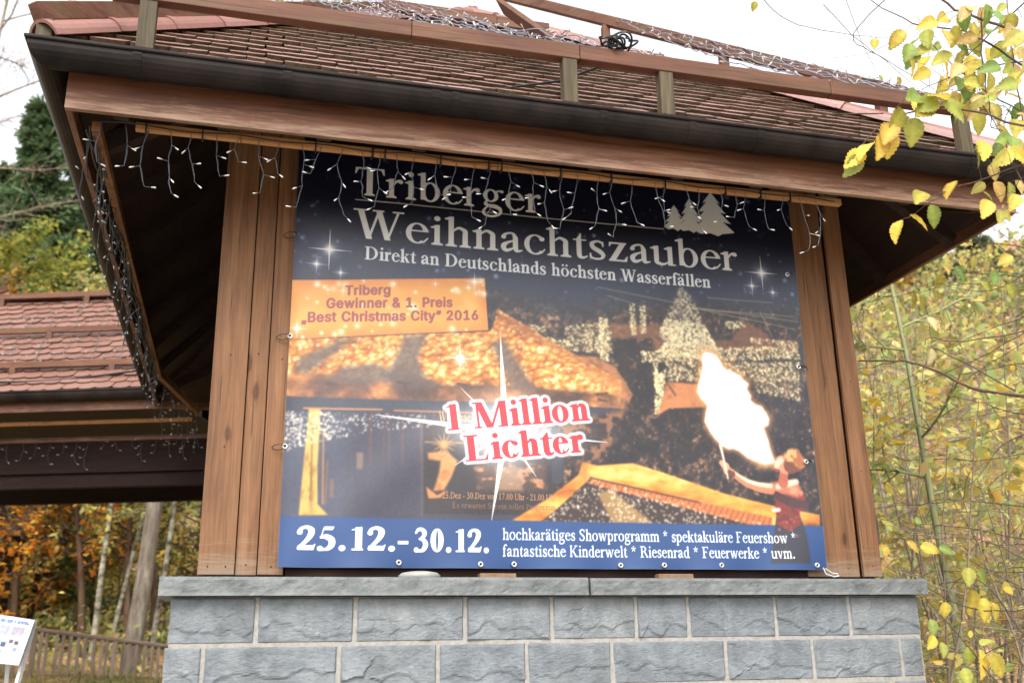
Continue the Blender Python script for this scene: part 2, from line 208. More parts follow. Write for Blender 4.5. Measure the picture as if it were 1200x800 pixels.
# ---- a small Roman (serif) letter set: every glyph is an implicit shape on arrays x, y (em units) ----
XH, CH, AH = .46, .67, .69
ADV = dict(zip("abcdefghiklmnoprstuvwzäöUEPTWDMLSFKR0123578.,-* ",
    (.45,.5,.45,.51,.45,.32,.5,.52,.28,.51,.28,.79,.52,.5,.51,.36,.39,.3,.52,.49,.73,.44,.45,.5,.7,.61,.58,.63,.93,.72,.9,.61,.54,.57,.71,.67,.5,.5,.5,.5,.5,.5,.5,.25,.25,.33,.48,.26)))
def glyph(ch, x, y, s, t):
    m = np.zeros(x.shape, bool)
    adv = ADV[ch]; k = s - .085
    def rect(a, b, c, d): return (x >= a) & (x <= c) & (y >= b) & (y <= d)
    def ell(cx, cy, rx, ry): return ((x-cx)/max(rx, 1e-4))**2 + ((y-cy)/max(ry, 1e-4))**2 <= 1
    def poly(*p):
        r = np.zeros(x.shape, bool); n = len(p)
        for i in range(n):
            (ax, ay), (bx, by) = p[i], p[(i+1) % n]
            if ay == by: continue
            r ^= ((ay > y) != (by > y)) & (x < (bx-ax)*(y-ay)/(by-ay)+ax)
        return r
    def path(*p):                       # (x, y, width) knots, smoothed, round pen
        p = np.array(p, float); q = []
        for i in range(len(p)-1):
            a, b, c, d = p[max(i-1, 0)], p[i], p[i+1], p[min(i+2, len(p)-1)]
            for u in np.linspace(0, 1, 9)[:-1]:
                q.append(.5*((2*b)+(c-a)*u+(2*a-5*b+4*c-d)*u*u+(3*b-a-3*c+d)*u**3))
        q.append(p[-1]); r = np.zeros(x.shape, bool)
        for a, b in zip(q[:-1], q[1:]):
            d = b[:2]-a[:2]; L = max(d@d, 1e-9)
            h = np.clip(((x-a[0])*d[0]+(y-a[1])*d[1])/L, 0, 1)
            r |= (x-a[0]-h*d[0])**2+(y-a[1]-h*d[1])**2 <= (.5*(a[2]+(b[2]-a[2])*h))**2
        return r
    def foot(a, b=0.): return rect(a-.055, b, a+s+.055, b+t) | poly((a-.035, b+t), (a, b+t+.03), (a+s, b+t+.03), (a+s+.035, b+t))
    def head(a, top): return rect(a-.055, top-t, a+s+.055, top) | poly((a-.035, top-t), (a, top-t-.03), (a+s, top-t-.03), (a+s+.035, top-t))
    def flag(a, top): return poly((a-.07, top-.045), (a-.07, top-.07), (a, top-.085), (a+s, top-.1), (a+s, top+.005), (a+s*.6, top+.005))
    def ring(cx, cy, rx, ry, w=None, tt=None): return ell(cx, cy, rx, ry) & ~ell(cx, cy, rx-(w or s), ry-(tt or t))
    def leg(a, top=XH): return rect(a, 0, a+s, top) | foot(a)
    def diag(a, ya, b, yb, w): return poly((a, ya), (a+w, ya), (b+w, yb), (b, yb))
    def hump(a, b, c=.30):              # arch from stem a to the next stem whose left edge is b
        return path((a+s*.7, XH-.12, t), (a+s+.05, XH-.045, t*1.3), ((a+b+s)/2+.03, XH-.01-t*.3, t*1.7), (b+s*.45, XH-.08, s*.9), (b+s*.5, XH-.17, s)) | rect(b, 0, b+s, XH-.15) | foot(b)
    if ch in 'äö':
        m = glyph('a' if ch == 'ä' else 'o', x, y, s, t)
        r = .05+k*.2
        return m | ell(adv/2-.105, .6, r, r) | ell(adv/2+.105, .6, r, r)
    if ch == 'i': m = leg(.1) | flag(.1, XH) | ell(.1+s/2, .61, .055+k*.25, .055+k*.25)
    elif ch == 'l': m = leg(.1, AH) | flag(.1, AH)
    elif ch == 'h': m = leg(.08, AH) | flag(.08, AH) | hump(.08, .35-k*.5)
    elif ch == 'n': m = leg(.08) | flag(.08, XH) | hump(.08, .35-k*.5)
    elif ch == 'm': m = leg(.08) | flag(.08, XH) | hump(.08, .35-k) | hump(.35-k, .62-k)
    elif ch == 'u': m = rect(.07, .13, .07+s, XH) | flag(.07, XH) | path((.07+s/2, .16, s), (.07+s*.6, .06, s*.9), (.25, .022, t*1.6), (.35, .07, t)) | rect(.36-k*.5, .0, .36-k*.5+s, XH) | flag(.36-k*.5, XH) | rect(.36+s*.8-k*.5, 0, .36+s-k*.5+.06, t)
    elif ch == 'r': m = leg(.07) | flag(.07, XH) | path((.07+s*.8, XH-.16, t), (.07+s+.05, XH-.06, t*1.4), (.29, XH-.045, s*.85), (.305, XH-.06, s*.95))
    elif ch == 'o': m = ring(.25, .23, .225, .24)
    elif ch == 'c': m = (ring(.245, .23, .215, .24) & ~(rect(.3, .12, .6, .36) | poly((.3, .12), (.5, .02), (.6, .13)))) | ell(.375, .37, .05+k*.2, .05+k*.2) | path((.28, .02, t*1.2), (.36, .045, t), (.425, .13, t*.8))
    elif ch == 'e': m = (ring(.235, .23, .21, .24) & ~poly((.235, .27), (.6, .27), (.6, .10), (.43, .12), (.33, .04))) | rect(.07, .265, .43, .265+t) | path((.28, .02, t*1.2), (.36, .05, t), (.425, .13, t*.8))
    elif ch == 'a': m = rect(.265-k*.3, .07, .265+s-k*.3, .34) | path((.085, .345, s*.95), (.11, .405, t*1.6), (.2, .445, t*1.3), (.275, .425, s*.6), (.265+s/2-k*.3, .33, s)) | path((.29, .275, t), (.17, .225, t*1.6), (.085, .15, s), (.095, .06, s*.9), (.16, .04, t*2), (.28, .1, t)) | path((.265+s/2-k*.3, .1, s), (.33+k*.4, .035, s*.7), (.435, .055, t*.8))
    elif ch == 'b': m = rect(.07, .03, .07+s, AH) | flag(.07, AH) | (ring(.265, .23, .2, .24) & (x > .07+s*.5))
    elif ch == 'd': m = rect(.335-k*.5, 0, .335+s-k*.5, AH) | flag(.335-k*.5, AH) | rect(.36+s*.6-k*.5, 0, .36+s-k*.5+.055, t) | (ring(.245, .23, .205, .24) & (x < .335+s*.5-k*.5))
    elif ch == 'p': m = rect(.07, -.21, .07+s, XH) | flag(.07, XH) | foot(.07, -.21) | (ring(.265, .23, .2, .24) & (x > .07+s*.5))
    elif ch == 'g': m = ring(.22, .31, .165, .16, s*.9) | path((.13, .17, t), (.1, .1, t*1.6), (.17, .06, s*.8), (.32, .045, s*.95), (.42, -.02, s*.8), (.4, -.13, t*1.5), (.25, -.195, t*1.4), (.1, -.17, t*1.6), (.06, -.09, t*1.6), (.14, .03, t)) | path((.34, .42, t), (.41, .44, t*1.3), (.46, .43, s*.7))
    elif ch == 'f': m = leg(.09, .55) | path((.09+s/2, .5, s), (.09+s*.62, .6, s*.9), (.22+k*.5, .672, t*1.5), (.31+k*.5, .63, s*.8)) | rect(.02, XH-t, .27, XH)
    elif ch == 't': m = rect(.085, .1, .085+s, XH) | poly((.03, XH-t), (.085, XH), (.085+s*.8, .6), (.085+s, .6), (.085+s, XH-t)) | rect(.02, XH-t, .27+k, XH) | path((.085+s/2, .14, s), (.085+s*.62, .05, s*.9), (.2+k, .022, t*1.5), (.28+k*.7, .06, t))
    elif ch == 's': m = path((.315, .345, t), (.3, .41, t*1.3), (.2, .445, t*1.4), (.1, .385, s*.8), (.12, .29, s), (.25, .2, s*1.05), (.315, .12, s*.85), (.28, .04, t*1.5), (.17, .018, t*1.3), (.075, .05, t*1.3), (.06, .13, t)) | rect(.305, .31, .325, .45) | rect(.05, .01, .07, .16)
    elif ch == 'k': m = leg(.07, AH) | flag(.07, AH) | diag(.1+s*.5, .2, .33, XH-t, t*1.4) | diag(.36-k*.6, 0, .16+s*.4, .27, s*1.1) | rect(.26, XH-t, .46, XH) | rect(.32, 0, .51, t)
    elif ch == 'v': m = diag(.2, 0, .06, XH, s) | diag(.215, 0, .38, XH, t*1.3) | rect(.01, XH-t, .2+k, XH) | rect(.32, XH-t, .48, XH)
    elif ch == 'w': m = diag(.19-k*.3, 0, .06, XH, s) | diag(.2, 0, .34, XH, t*1.3) | diag(.44-k*.3, 0, .31-k*.3, XH, s) | diag(.46, 0, .61, XH, t*1.3) | rect(.01, XH-t, .2, XH) | rect(.27, XH-t, .42, XH) | rect(.54, XH-t, .71, XH)
    elif ch == 'z': m = rect(.04, 0, .4, t*1.2) | rect(.05, XH-t*1.2, .4, XH) | diag(.035, 0, .405-s*1.25, XH, s*1.25) | poly((.4, 0), (.42, .13), (.4, .13), (.33, .02)) | poly((.05, XH), (.045, XH-.11), (.065, XH-.11), (.12, XH-.02))
    elif ch == 'T': m = rect(.315-s*.6, 0, .315+s*.6, CH) | foot(.315-s/2) | rect(.03, CH-t*1.1, .6, CH) | poly((.03, CH), (.02, CH-.16), (.04, CH-.16), (.1, CH-.02)) | poly((.6, CH), (.61, CH-.16), (.59, CH-.16), (.53, CH-.02))
    elif ch == 'W': m = diag(.25-k*.4, 0, .08, CH, s*1.1) | diag(.265, 0, .45, CH, t*1.3) | diag(.58-k*.4, 0, .41-k*.3, CH, s*1.1) | diag(.6, 0, .8, CH, t*1.3) | rect(.01, CH-t, .24, CH) | rect(.35, CH-t, .56, CH) | rect(.71, CH-t, .92, CH)
    elif ch == 'D': m = rect(.1, 0, .1+s*1.1, CH) | ((ring(.3, CH/2, .38, CH/2, s*1.15, t) ) & (x > .28)) | rect(.03, 0, .3, t) | rect(.03, CH-t, .3, CH)
    elif ch == 'M': m = rect(.1, 0, .1+t*1.3, CH) | diag(.42-s*.6, 0, .08, CH, s*1.15) | diag(.42, 0, .7, CH, t*1.5) | rect(.7, 0, .7+s*1.1, CH) | rect(.02, 0, .22, t) | rect(.02, CH-t, .2, CH) | rect(.62, 0, .88, t) | rect(.7, CH-t, .88, CH)
    elif ch == 'L': m = rect(.1, 0, .1+s*1.1, CH) | rect(.02, CH-t, .1+s*1.1+.09, CH) | rect(.02, 0, .56, t) | poly((.56, 0), (.59, .18), (.57, .18), (.48, .02))
    elif ch in 'FE': m = rect(.1, 0, .1+s*1.1, CH) | rect(.02, CH-t, .5, CH) | rect(.02, 0, .1+s*1.1+.09, t) | rect(.1, .33, .38, .33+t) | rect(.37, .25, .39, .44) | poly((.5, CH), (.52, CH-.15), (.5, CH-.15), (.43, CH-.02))
    elif ch == 'P' or ch == 'R': m = rect(.1, 0, .1+s*1.1, CH) | rect(.02, CH-t, .3, CH) | rect(.02, 0, .1+s*1.1+.09, t) | (ring(.29, .5, .22, .17, s*1.05) & (x > .26)) | rect(.15, .33, .3, .33+t)
    elif ch == 'K': m = rect(.1, 0, .1+s*1.1, CH) | head(.1, CH) | foot(.1) | diag(.14+s*.5, .28, .5, CH-t, t*1.5) | diag(.5-k, 0, .22, .38, s*1.2) | rect(.42, CH-t, .66, CH) | rect(.46, 0, .71, t)
    elif ch == 'U': m = rect(.1, .2, .1+s*1.1, CH) | head(.1, CH) | rect(.56, .2, .56+t*1.3, CH) | rect(.48, CH-t, .69, CH) | path((.1+s*.55, .22, s*1.1), (.19, .06, s*.8), (.35, .02, t*1.4), (.52, .08, t*1.3), (.56+t*.6, .22, t*1.3))
    elif ch == 'S': m = path((.45, .5, t), (.42, .61, t*1.4), (.28, .655, t*1.4), (.13, .57, s*.9), (.15, .44, s), (.34, .3, s*1.1), (.43, .18, s*.95), (.38, .06, t*1.6), (.24, .015, t*1.4), (.11, .06, t*1.4), (.07, .18, t)) | rect(.44, .47, .465, .67) | rect(.06, .0, .085, .2)
    elif ch == '0': m = ring(.25, .335, .21, .345, s*1.1)
    elif ch == '1': m = rect(.2, 0, .2+s*1.1, .66) | rect(.11, 0, .4, t) | poly((.1, .57), (.1, .59), (.2+s, .68), (.2+s, .6))
    elif ch == '2': m = path((.07, .5, s*.9), (.1, .6, s*.6), (.23, .65, s*.6), (.35, .58, s*.95), (.35, .46, s), (.26, .29, s*.75), (.05, .05, s*.5)) | rect(.03, 0, .42, s*.85) | poly((.42, 0), (.47, .17), (.44, .17), (.36, .08))
    elif ch == '3': m = path((.07, .55, t*1.5), (.14, .64, s*.6), (.26, .645, s*.7), (.34, .55, s*.95), (.3, .43, s*.7), (.18, .37, t*1.2)) | path((.18, .37, t*1.2), (.32, .33, s*.75), (.38, .2, s*1.05), (.31, .06, s*.8), (.19, .02, t*1.7), (.08, .05, s*.95))
    elif ch == '5': m = poly((.13, .57), (.17, .67), (.42, .67), (.38, .57)) | poly((.15, .62), (.17, .62), (.12, .36), (.085, .36)) | path((.1, .365, t*1.6), (.23, .38, s*.9), (.36, .29, s*1.05), (.36, .14, s), (.27, .04, s*.7), (.17, .015, t*1.7), (.08, .045, s*.95))
    elif ch == '7': m = rect(.06, .6, .44, .67) | diag(.15, 0, .37, .62, .07) | rect(.06, .52, .08, .67)
    elif ch == '.': m = ell(.125, .055, .06+k*.35, .06+k*.35)
    elif ch == '-': m = rect(.03, .19, .3, .19+.05+k*.6)
    elif ch == '*':
        for a in (90, 162, 234, 306, 18):
            c, d = math.cos(math.radians(a)), math.sin(math.radians(a))
            m |= path((.24, .5, .03), (.24+c*.15, .5+d*.15, .07))
    if ch == 'R': m |= diag(.54-k*.6, 0, .3, .36, s*1.15) | rect(.5, 0, .67, t)
    if ch == 'E': m |= poly((.5, 0), (.54, .16), (.52, .16), (.42, .02)) | rect(.02, 0, .5, t)
    return m
# ---- the printed picture on the banner: colours on a fine grid, u cm to the right, v cm down ----
BW, BH, BSTEP = 303., 228.6, .3
def vnoise(U, V, s, seed, oct=4, gain=.55):
    tot = np.zeros(U.shape); a = 1.; n = 0.
    for o in range(oct):
        g = np.random.RandomState(seed+o*17).rand(97, 97)
        x, y = (U/s) % 96, (V/s) % 96
        i, j = np.minimum(x.astype(int), 95), np.minimum(y.astype(int), 95); fx, fy = x-i, y-j
        fx = fx*fx*(3-2*fx); fy = fy*fy*(3-2*fy)
        tot += a*((g[j, i]*(1-fx)+g[j, i+1]*fx)*(1-fy)+(g[j+1, i]*(1-fx)+g[j+1, i+1]*fx)*fy)
        n += a; a *= gain; s /= 2.03
    return tot/n
def worley(U, V, s, seed):
    r = np.random.RandomState(seed); g = r.rand(80, 80, 2); b = r.rand(80, 80)
    x, y = U/s, V/s; i, j = np.floor(x).astype(int), np.floor(y).astype(int)
    best = np.full(U.shape, 9.); val = np.zeros(U.shape)
    for di in (-1, 0, 1):
        for dj in (-1, 0, 1):
            a, c = (i+di) % 80, (j+dj) % 80
            d = (x-(i+di)-g[c, a, 0])**2+(y-(j+dj)-g[c, a, 1])**2
            k = d < best; best = np.where(k, d, best); val = np.where(k, b[c, a], val)
    return np.sqrt(best), val
def paint_banner(sans_tris):
    nu, nv = int(BW/BSTEP)+1, int(BH/BSTEP)+1
    U, V = np.meshgrid(np.linspace(0, BW, nu), np.linspace(0, BH, nv))
    col = np.zeros((nv, nu, 3))
    rnd = np.random.RandomState(5)
    def sm(a, b, x): t = np.clip((x-a)/(b-a), 0, 1); return t*t*(3-2*t)
    def lay(m, c):                      # blend colour c (0-255) where mask m
        c = np.asarray(c, float)
        col[:] = col*(1-m[..., None])+c*m[..., None]
    def glow(m, c=(255, 255, 255)):     # the printed lights are lighter than what is round them
        col[:] = col+(np.asarray(c, float)-col)*np.clip(m, 0, 1)[..., None]
    def poly(pts, soft=.6):
        pts = np.array(pts, float); ins = np.zeros(U.shape, bool); dist = np.full(U.shape, 1e9)
        n = len(pts)
        for i in range(n):
            a, b = pts[i], pts[(i+1) % n]; d = b-a; L = max(d@d, 1e-9)
            if a[1] != b[1]: ins ^= ((a[1] > V) != (b[1] > V)) & (U < d[0]*(V-a[1])/d[1]+a[0])
            h = np.clip(((U-a[0])*d[0]+(V-a[1])*d[1])/L, 0, 1)
            dist = np.minimum(dist, (U-a[0]-h*d[0])**2+(V-a[1]-h*d[1])**2)
        sd = np.sqrt(dist)*np.where(ins, 1, -1)
        return np.clip(sd/soft+.5, 0, 1)
    def seg(a, b, w0, w1=None, soft=.4):
        w1 = w0 if w1 is None else w1
        a, b = np.array(a), np.array(b); d = b-a
        h = np.clip(((U-a[0])*d[0]+(V-a[1])*d[1])/(d@d), 0, 1)
        r = np.hypot(U-a[0]-h*d[0], V-a[1]-h*d[1])
        return np.clip((w0+(w1-w0)*h-r)/soft+.5, 0, 1)
    def sausage(pts, w, soft=.4):
        m = np.zeros(U.shape)
        for i in range(len(pts)-1): m = np.maximum(m, seg(pts[i], pts[i+1], w[i], w[i+1], soft))
        return m
    def gauss(c, r): return np.exp(-((U-c[0])**2+(V-c[1])**2)/(r*r))
    def specks(mask, n, r, c, seed, jit=.5):
        rs = np.random.RandomState(seed); ys, xs = np.nonzero(mask > .5)
        if not len(xs): return
        k = rs.randint(0, len(xs), n); q = int(math.ceil(r*1.9/BSTEP))
        for i in k:
            x, y = xs[i], ys[i]; rr = r*(1-jit+jit*2*rs.rand()*.8)
            a, b, e, f = max(y-q, 0), y+q+1, max(x-q, 0), x+q+1
            g = np.exp(-((U[a:b, e:f]-U[y, x])**2+(V[a:b, e:f]-V[y, x])**2)/(rr*rr))[..., None]*(.55+.45*rs.rand())
            col[a:b, e:f] += (np.asarray(c, float)-col[a:b, e:f])*g
    def sparkle(c, L, s=1., H=None):
        c = np.array(c); H = H or L*.8
        glow(gauss(c, L*.16)*s); glow(gauss(c, L*.42)*.4*s)
        for dx, dy in ((L*.8, 0), (-L*.8, 0), (0, H), (0, -H)):
            glow(seg(c, c+np.array((dx, dy)), L*.035, .02, .35)*.85*s)
    def cmap(t, stops):
        p = [s[0] for s in stops]; return np.stack([np.interp(t, p, [s[1][k] for s in stops]) for k in range(3)], -1)
    def layc(m, c): col[:] = col*(1-m[..., None])+c*m[..., None]
    DARK = [(0, (20, 18, 26)), (.42, (38, 31, 36)), (.58, (70, 52, 46)), (.72, (116, 84, 64)), (.86, (166, 126, 92)), (1, (206, 172, 132))]
    n1 = vnoise(U, V, 14, 1); n2 = vnoise(U, V, 4, 2); n3 = vnoise(U, V, 60, 3, 2)
    # night sky
    col[:] = np.array((9, 13, 34)); glow(sm(30, 75, V)*.45, (70, 84, 122)); glow(sm(0, 1, n3)*.12, (60, 80, 130))
    specks((V < 95)*1., 150, .75, (120, 135, 170), 8); specks((V < 90)*1., 45, 1.1, (150, 165, 200), 9)
    # wooded night town behind the huts
    town = sm(66, 88, V+6*(n1-.5)-8*sm(95, 150, U)*(1-sm(150, 220, U)))
    lay(town, (44, 44, 54)); lay(town*sm(.5, .72, n2)*sm(90, 120, U)*.55, (118, 84, 66)); lay(town*sm(.56, .75, n1)*.7, (34, 30, 36))
    fo = .45*vnoise(U+V*.3, V, 6, 44, 5, .7)+.55*vnoise(U, V+U*.2, 2.2, 45, 4, .7); fo = np.clip((fo-.5)*2.6+.44, 0, 1)
    layc(town*sm(88, 115, U)*.9, cmap(fo*(.75+.5*n1), DARK))
    dk = poly([(173.9, 99.3), (202.6, 100.0), (221.4, 134.6), (223.9, 185.9), (163.1, 173.3), (187.2, 141.2)], 9); layc(dk*.9, cmap(fo*.72, DARK))
    dk = poly([(172.0, 140.9), (247.7, 139.4), (273.8, 177.3), (272.3, 192.0), (198.0, 174.6), (168.1, 173.2)], 9); layc(dk*.9, cmap(fo*.8+.05*n2, DARK))
    dk = poly([(244.1, 118.2), (300.0, 115.2), (296.2, 196.3), (272.3, 192.0), (260.3, 177.7)], 8); layc(dk*.85, cmap(fo*.66, DARK)*np.array((.95, 1, 1.18)))
    specks(town*sm(105, 130, U), 260, .45, (214, 170, 116), 46); specks(dk, 60, .5, (190, 140, 100), 47)
    # far houses, garlands, lights on the right
    lay(poly([(179.5, 90.2), (224.6, 89.7), (224.1, 96.6), (179.0, 99.5)], 2)*.7, (150, 96, 66))
    lay(poly([(258.5, 91.2), (267.1, 83.6), (279.9, 90.8), (282.3, 94.9), (255.9, 95.6)], 1)*.8, (128, 80, 58))
    lay(poly([(205.3, 98.8), (299.7, 92.7), (298.8, 100.3), (204.9, 105.1)], 2)*.6, (140, 88, 60))
    tree = poly([(225.4, 64.1), (232.5, 71.6), (239.9, 89.8), (249.4, 107.5), (207.3, 109.0), (212.1, 99.4), (209.3, 94.4)], 5)
    lay(tree*.6, (112, 98, 88)); specks(tree, 900, .5, (226, 214, 176), 21); specks(tree*(V > (224.9, 85.5)[1]), 700, .6, (244, 230, 178), 22)
    for a, n in (([(152.1, 94.2), (180.1, 89.2), (180.2, 108.6), (170.9, 109.2), (152.6, 108.3)], 210), ([(172.9, 87.6), (178.1, 87.2), (177.8, 113.8), (172.7, 113.1)], 130),
                 ([(192.2, 77.8), (195.4, 77.6), (195.4, 96.4), (192.2, 96.6)], 60), ([(198.5, 78.4), (202.3, 78.2), (201.3, 95.0), (198.1, 95.2)], 60),
                 ([(198.0, 106.0), (299.3, 96.0), (299.5, 104.6), (197.6, 112.6)], 480), ([(212.4, 111.8), (299.8, 106.7), (297.9, 118.4), (213.8, 122.9)], 460),
                 ([(204.4, 112.8), (208.1, 112.5), (208.2, 127.7), (205.0, 127.9)], 50), ([(205.5, 120.3), (212.7, 115.9), (208.9, 140.2), (204.1, 143.4)], 170),
                 ([(252.5, 84.1), (264.8, 83.8), (265.5, 88.0), (252.1, 88.4)], 40), ([(268.4, 93.7), (299.0, 93.9), (298.7, 96.6), (268.0, 96.9)], 50),
                 ([(140.8, 101.5), (154.9, 102.1), (153.7, 107.2), (140.7, 106.0)], 50), ([(129.5, 94.7), (141.0, 94.9), (140.9, 99.0), (129.9, 98.7)], 28), ([(265.8, 120.1), (298.9, 115.2), (297.1, 131.0), (270.7, 127.1)], 90)):
        pm = poly(a, 2.5); lay(pm*.4*(.5+n2), (140, 112, 74)); specks(pm, int(n*1.5), .5, (252, 240, 186), 30+n)
    for a, b in (((178.7, 73.6), (195.9, 77.6)), ((172.6, 68.8), (220.3, 74.7)), ((233.8, 76.9), (301.0, 81.3)), ((233.7, 77.4), (298.7, 86.3)), ((236.4, 77.8), (298.4, 78.2)), ((242.5, 70.3), (284.9, 70.4)), ((275.7, 76.5), (282.6, 92.2))):
        lay(seg(a, b, .3)*.6, (190, 178, 140))
    for q in range(9): lay(seg((200+q*11, 118), (202+q*11, 150), .8, .5, 1.5)*.25*(q % 3 != 0), (150, 92, 60))
    # smaller lit roofs
    r2 = poly([(154.5, 111.2), (170.8, 111.2), (181.8, 116.6), (191.3, 132.1), (189.0, 136.2), (165.1, 125.0)], 1.5); lay(r2, (176, 116, 78)); lay(r2*sm(.45, .7, n2)*.6, (104, 66, 52))
    r3 = poly([(212.7, 123.5), (239.3, 123.6), (241.5, 136.7), (213.2, 139.0), (206.1, 143.3)], 1.2); lay(r3, (196, 126, 76)); lay(r3*sm(.5, .75, n2)*.5, (140, 84, 56))
    lay(seg((213.1, 124.5), (217.4, 130.8), .8), (120, 76, 50))
    # the big snowy hut roof, thousands of lamps under the snow
    roof = poly([(-1.2, 112.2), (108.7, 100.1), (113.3, 86.8), (140.8, 102.0), (184.5, 124.5), (183.2, 140.4), (120.3, 139.4), (0.4, 144.3)], 1.2)
    wd, wv = worley(U+9*n1+2*n2, V*1.5+.45*U+8*vnoise(U, V, 11, 67, 3), 4.6, 4)
    lump = np.clip(1.15-wd*1.25, 0, 1)
    wd2, wv2 = worley(U*1.1+6*n1, V*1.9+.5*U+5*vnoise(U, V, 7, 68, 3), 3.1, 14); sp_ = vnoise(U, V, 26, 66, 3)
    tt = .16+.52*np.clip(1.1-wd*1.2, 0, 1)**1.2*(.55+.7*wv)+.3*np.clip(1-wd2*1.3, 0, 1)*wv2+.55*(sp_-.5)+.25*(n2-.5)+.12*sm(90, 112, V)
    gy, gx = np.gradient(wd); tt = tt+np.clip(gy*.9-gx*.5, -.12, .12)
    layc(roof, cmap(np.clip(tt, 0, 1), [(0, (70, 38, 20)), (.2, (134, 76, 34)), (.42, (184, 106, 42)), (.62, (224, 148, 64)), (.84, (250, 200, 112)), (1, (255, 238, 190))]))
    specks(roof, 420, .7, (255, 244, 206), 48)
    eave = poly([(-0.3, 131.6), (18.8, 128.7), (41.2, 132.1), (63.8, 127.1), (82.4, 132.7), (106.0, 130.6), (140.0, 131.2), (182.6, 132.5), (183.7, 140.4), (120.3, 140.4), (0.4, 144.3)], 2.5)
    layc(eave, cmap(np.clip(.5+1.5*(vnoise(U, V*1.6, 17, 12, 5)-.5)-.25*sm(118, 134, V)+.3*sm(.0, .5, n2-.5), 0, 1), [(0, (78, 54, 46)), (.35, (142, 92, 62)), (.6, (196, 128, 76)), (.85, (236, 172, 104)), (1, (255, 210, 146))]))
    for s in ([(2.2, 129.6), (6.2, 121.0), (26.2, 110.4), (35.1, 107.9), (18.6, 123.1), (10.1, 130.1)], [(50.2, 132.5), (57.2, 115.1), (60.7, 106.2), (72.9, 104.5), (68.3, 118.3), (72.2, 128.5), (82.4, 132.7), (59.4, 135.3)],
              [(28.4, 125.3), (45.4, 122.0), (59.2, 128.3), (41.3, 134.9), (19.0, 133.3)], [(114.8, 121.4), (108.7, 107.1), (117.0, 104.5), (128.4, 124.5), (136.0, 132.9), (120.4, 132.2)]):
        lay(poly(s, 4)*.8, (92, 82, 82))
    for c, r in (((62.1, 131.9), 8), ((36.8, 136.5), 4), ((20.0, 136.0), 4), ((127.6, 135.2), 4)): lay(gauss(c, r)*.6, (90, 70, 66))
    for a, b in (((20.8, 134.6), (25.2, 134.8)), ((57.5, 132.2), (63.9, 132.8)), ((61.2, 133.8), (63.1, 137.5)), ((169.8, 133.1), (176.0, 131.9)), ((170.7, 136.1), (175.7, 136.8)), ((89.9, 131.4), (96.5, 132.0))): lay(seg(a, b, .9, .5)*.9, (74, 56, 54))
    lay(seg((117.1, 92.5), (181.4, 124.6), 2.6, 1.8, 4)*.6, (160, 98, 52)); lay(sausage([(165.2, 122.5), (183.3, 127.5), (183.7, 139.4)], [3, 4, 3], 5)*.6, (206, 140, 84))
    # beam, wall, window, poster of the hut
    lay(poly([(-0.6, 142.5), (183.2, 140.4), (182.9, 145.3), (-0.6, 150.1)], .8), (58, 62, 76))
    wall = poly([(-1.1, 150.2), (146.9, 145.9), (148.5, 173.8), (119.2, 205.0), (-0.0, 204.4)], 1); lay(wall, (58, 58, 74))
    pl = (np.sin(U*1.9)+np.sin(U*.73+1)) * .5
    lay(wall*sm(.1, .9, pl)*(1-sm(165, 185, V))*sm(30, 45, U)*.5, (110, 70, 66))
    lay(wall*(1-sm(26, 40, U))*.5, (84, 92, 112)); lay(seg((9.2, 148.3), (49.2, 147.4), .45)*.9, (222, 138, 84)); lay(seg((55.9, 147.6), (101.2, 147.0), .45)*.8, (212, 130, 80))
    pil = poly([(11.8, 148.7), (17.8, 148.4), (17.3, 177.8), (18.1, 197.3), (23.4, 202.7), (9.1, 203.0), (9.9, 184.6)], .8); lay(pil, (206, 172, 90)); lay(pil*sm(.5, .7, vnoise(U, V*.5, 3, 55))*.7, (150, 112, 54)); lay(seg((13.9, 158.0), (14.6, 195.2), .5)*.7, (120, 84, 44))
    lay(seg((19.6, 160.0), (20.6, 197.2), .5)*.8, (184, 122, 70)); lay(seg((22.3, 175.5), (21.9, 197.2), .4)*.7, (150, 100, 60)); lay(poly([(36.9, 170.6), (40.4, 170.4), (40.2, 178.9), (37.2, 179.0)], .6)*.75, (142, 112, 96)); lay(poly([(23.5, 184.6), (25.7, 184.6), (26.0, 193.7), (23.9, 193.7)], .6)*.6, (142, 96, 80))
    board = poly([(71.5, 152.9), (146.7, 152.6), (143.8, 200.5), (72.4, 201.4)], .8); lay(board, (48, 42, 46))
    lay(seg((70.5, 149.3), (71.1, 202.3), .5)*.7, (92, 78, 76)); lay(seg((72.5, 163.9), (94.1, 163.6), .35)*.8, (196, 140, 84)); lay(seg((147.8, 147.8), (144.8, 180.9), 3.4)*.9, (58, 60, 72))
    ang = poly([(73.9, 169.7), (83.5, 168.1), (89.9, 173.3), (86.3, 182.5), (82.6, 188.8), (77.2, 189.4), (79.9, 180.4), (80.8, 173.6), (74.4, 172.9)], 1.4); lay(ang, (214, 146, 86)); lay(poly([(73.2, 187.3), (79.0, 191.6), (84.4, 188.8), (80.8, 192.9), (74.6, 193.4)], .8), (214, 128, 74)); lay(ang*sm(.5, .7, n2)*.5, (150, 90, 56))
    for q in range(12):
        a = q*math.pi/6; c = (82.5, 164.9); lay(seg(c, (c[0]+math.cos(a)*6.5, c[1]+math.sin(a)*6.5), .6, .1)*.8, (222, 150, 80))
    pb = poly([(98.7, 173.0), (138.8, 174.1), (138.4, 187.9), (100.9, 188.8)], 3); lay(pb*.8, (84, 62, 54)); lay(pb*sm(.5, .66, vnoise(U, V*2, 5, 71)), (184, 130, 92)); lay(poly([(110.3, 176.3), (125.4, 175.9), (125.1, 188.2), (111.1, 188.6)], 2)*.6, (190, 150, 118))
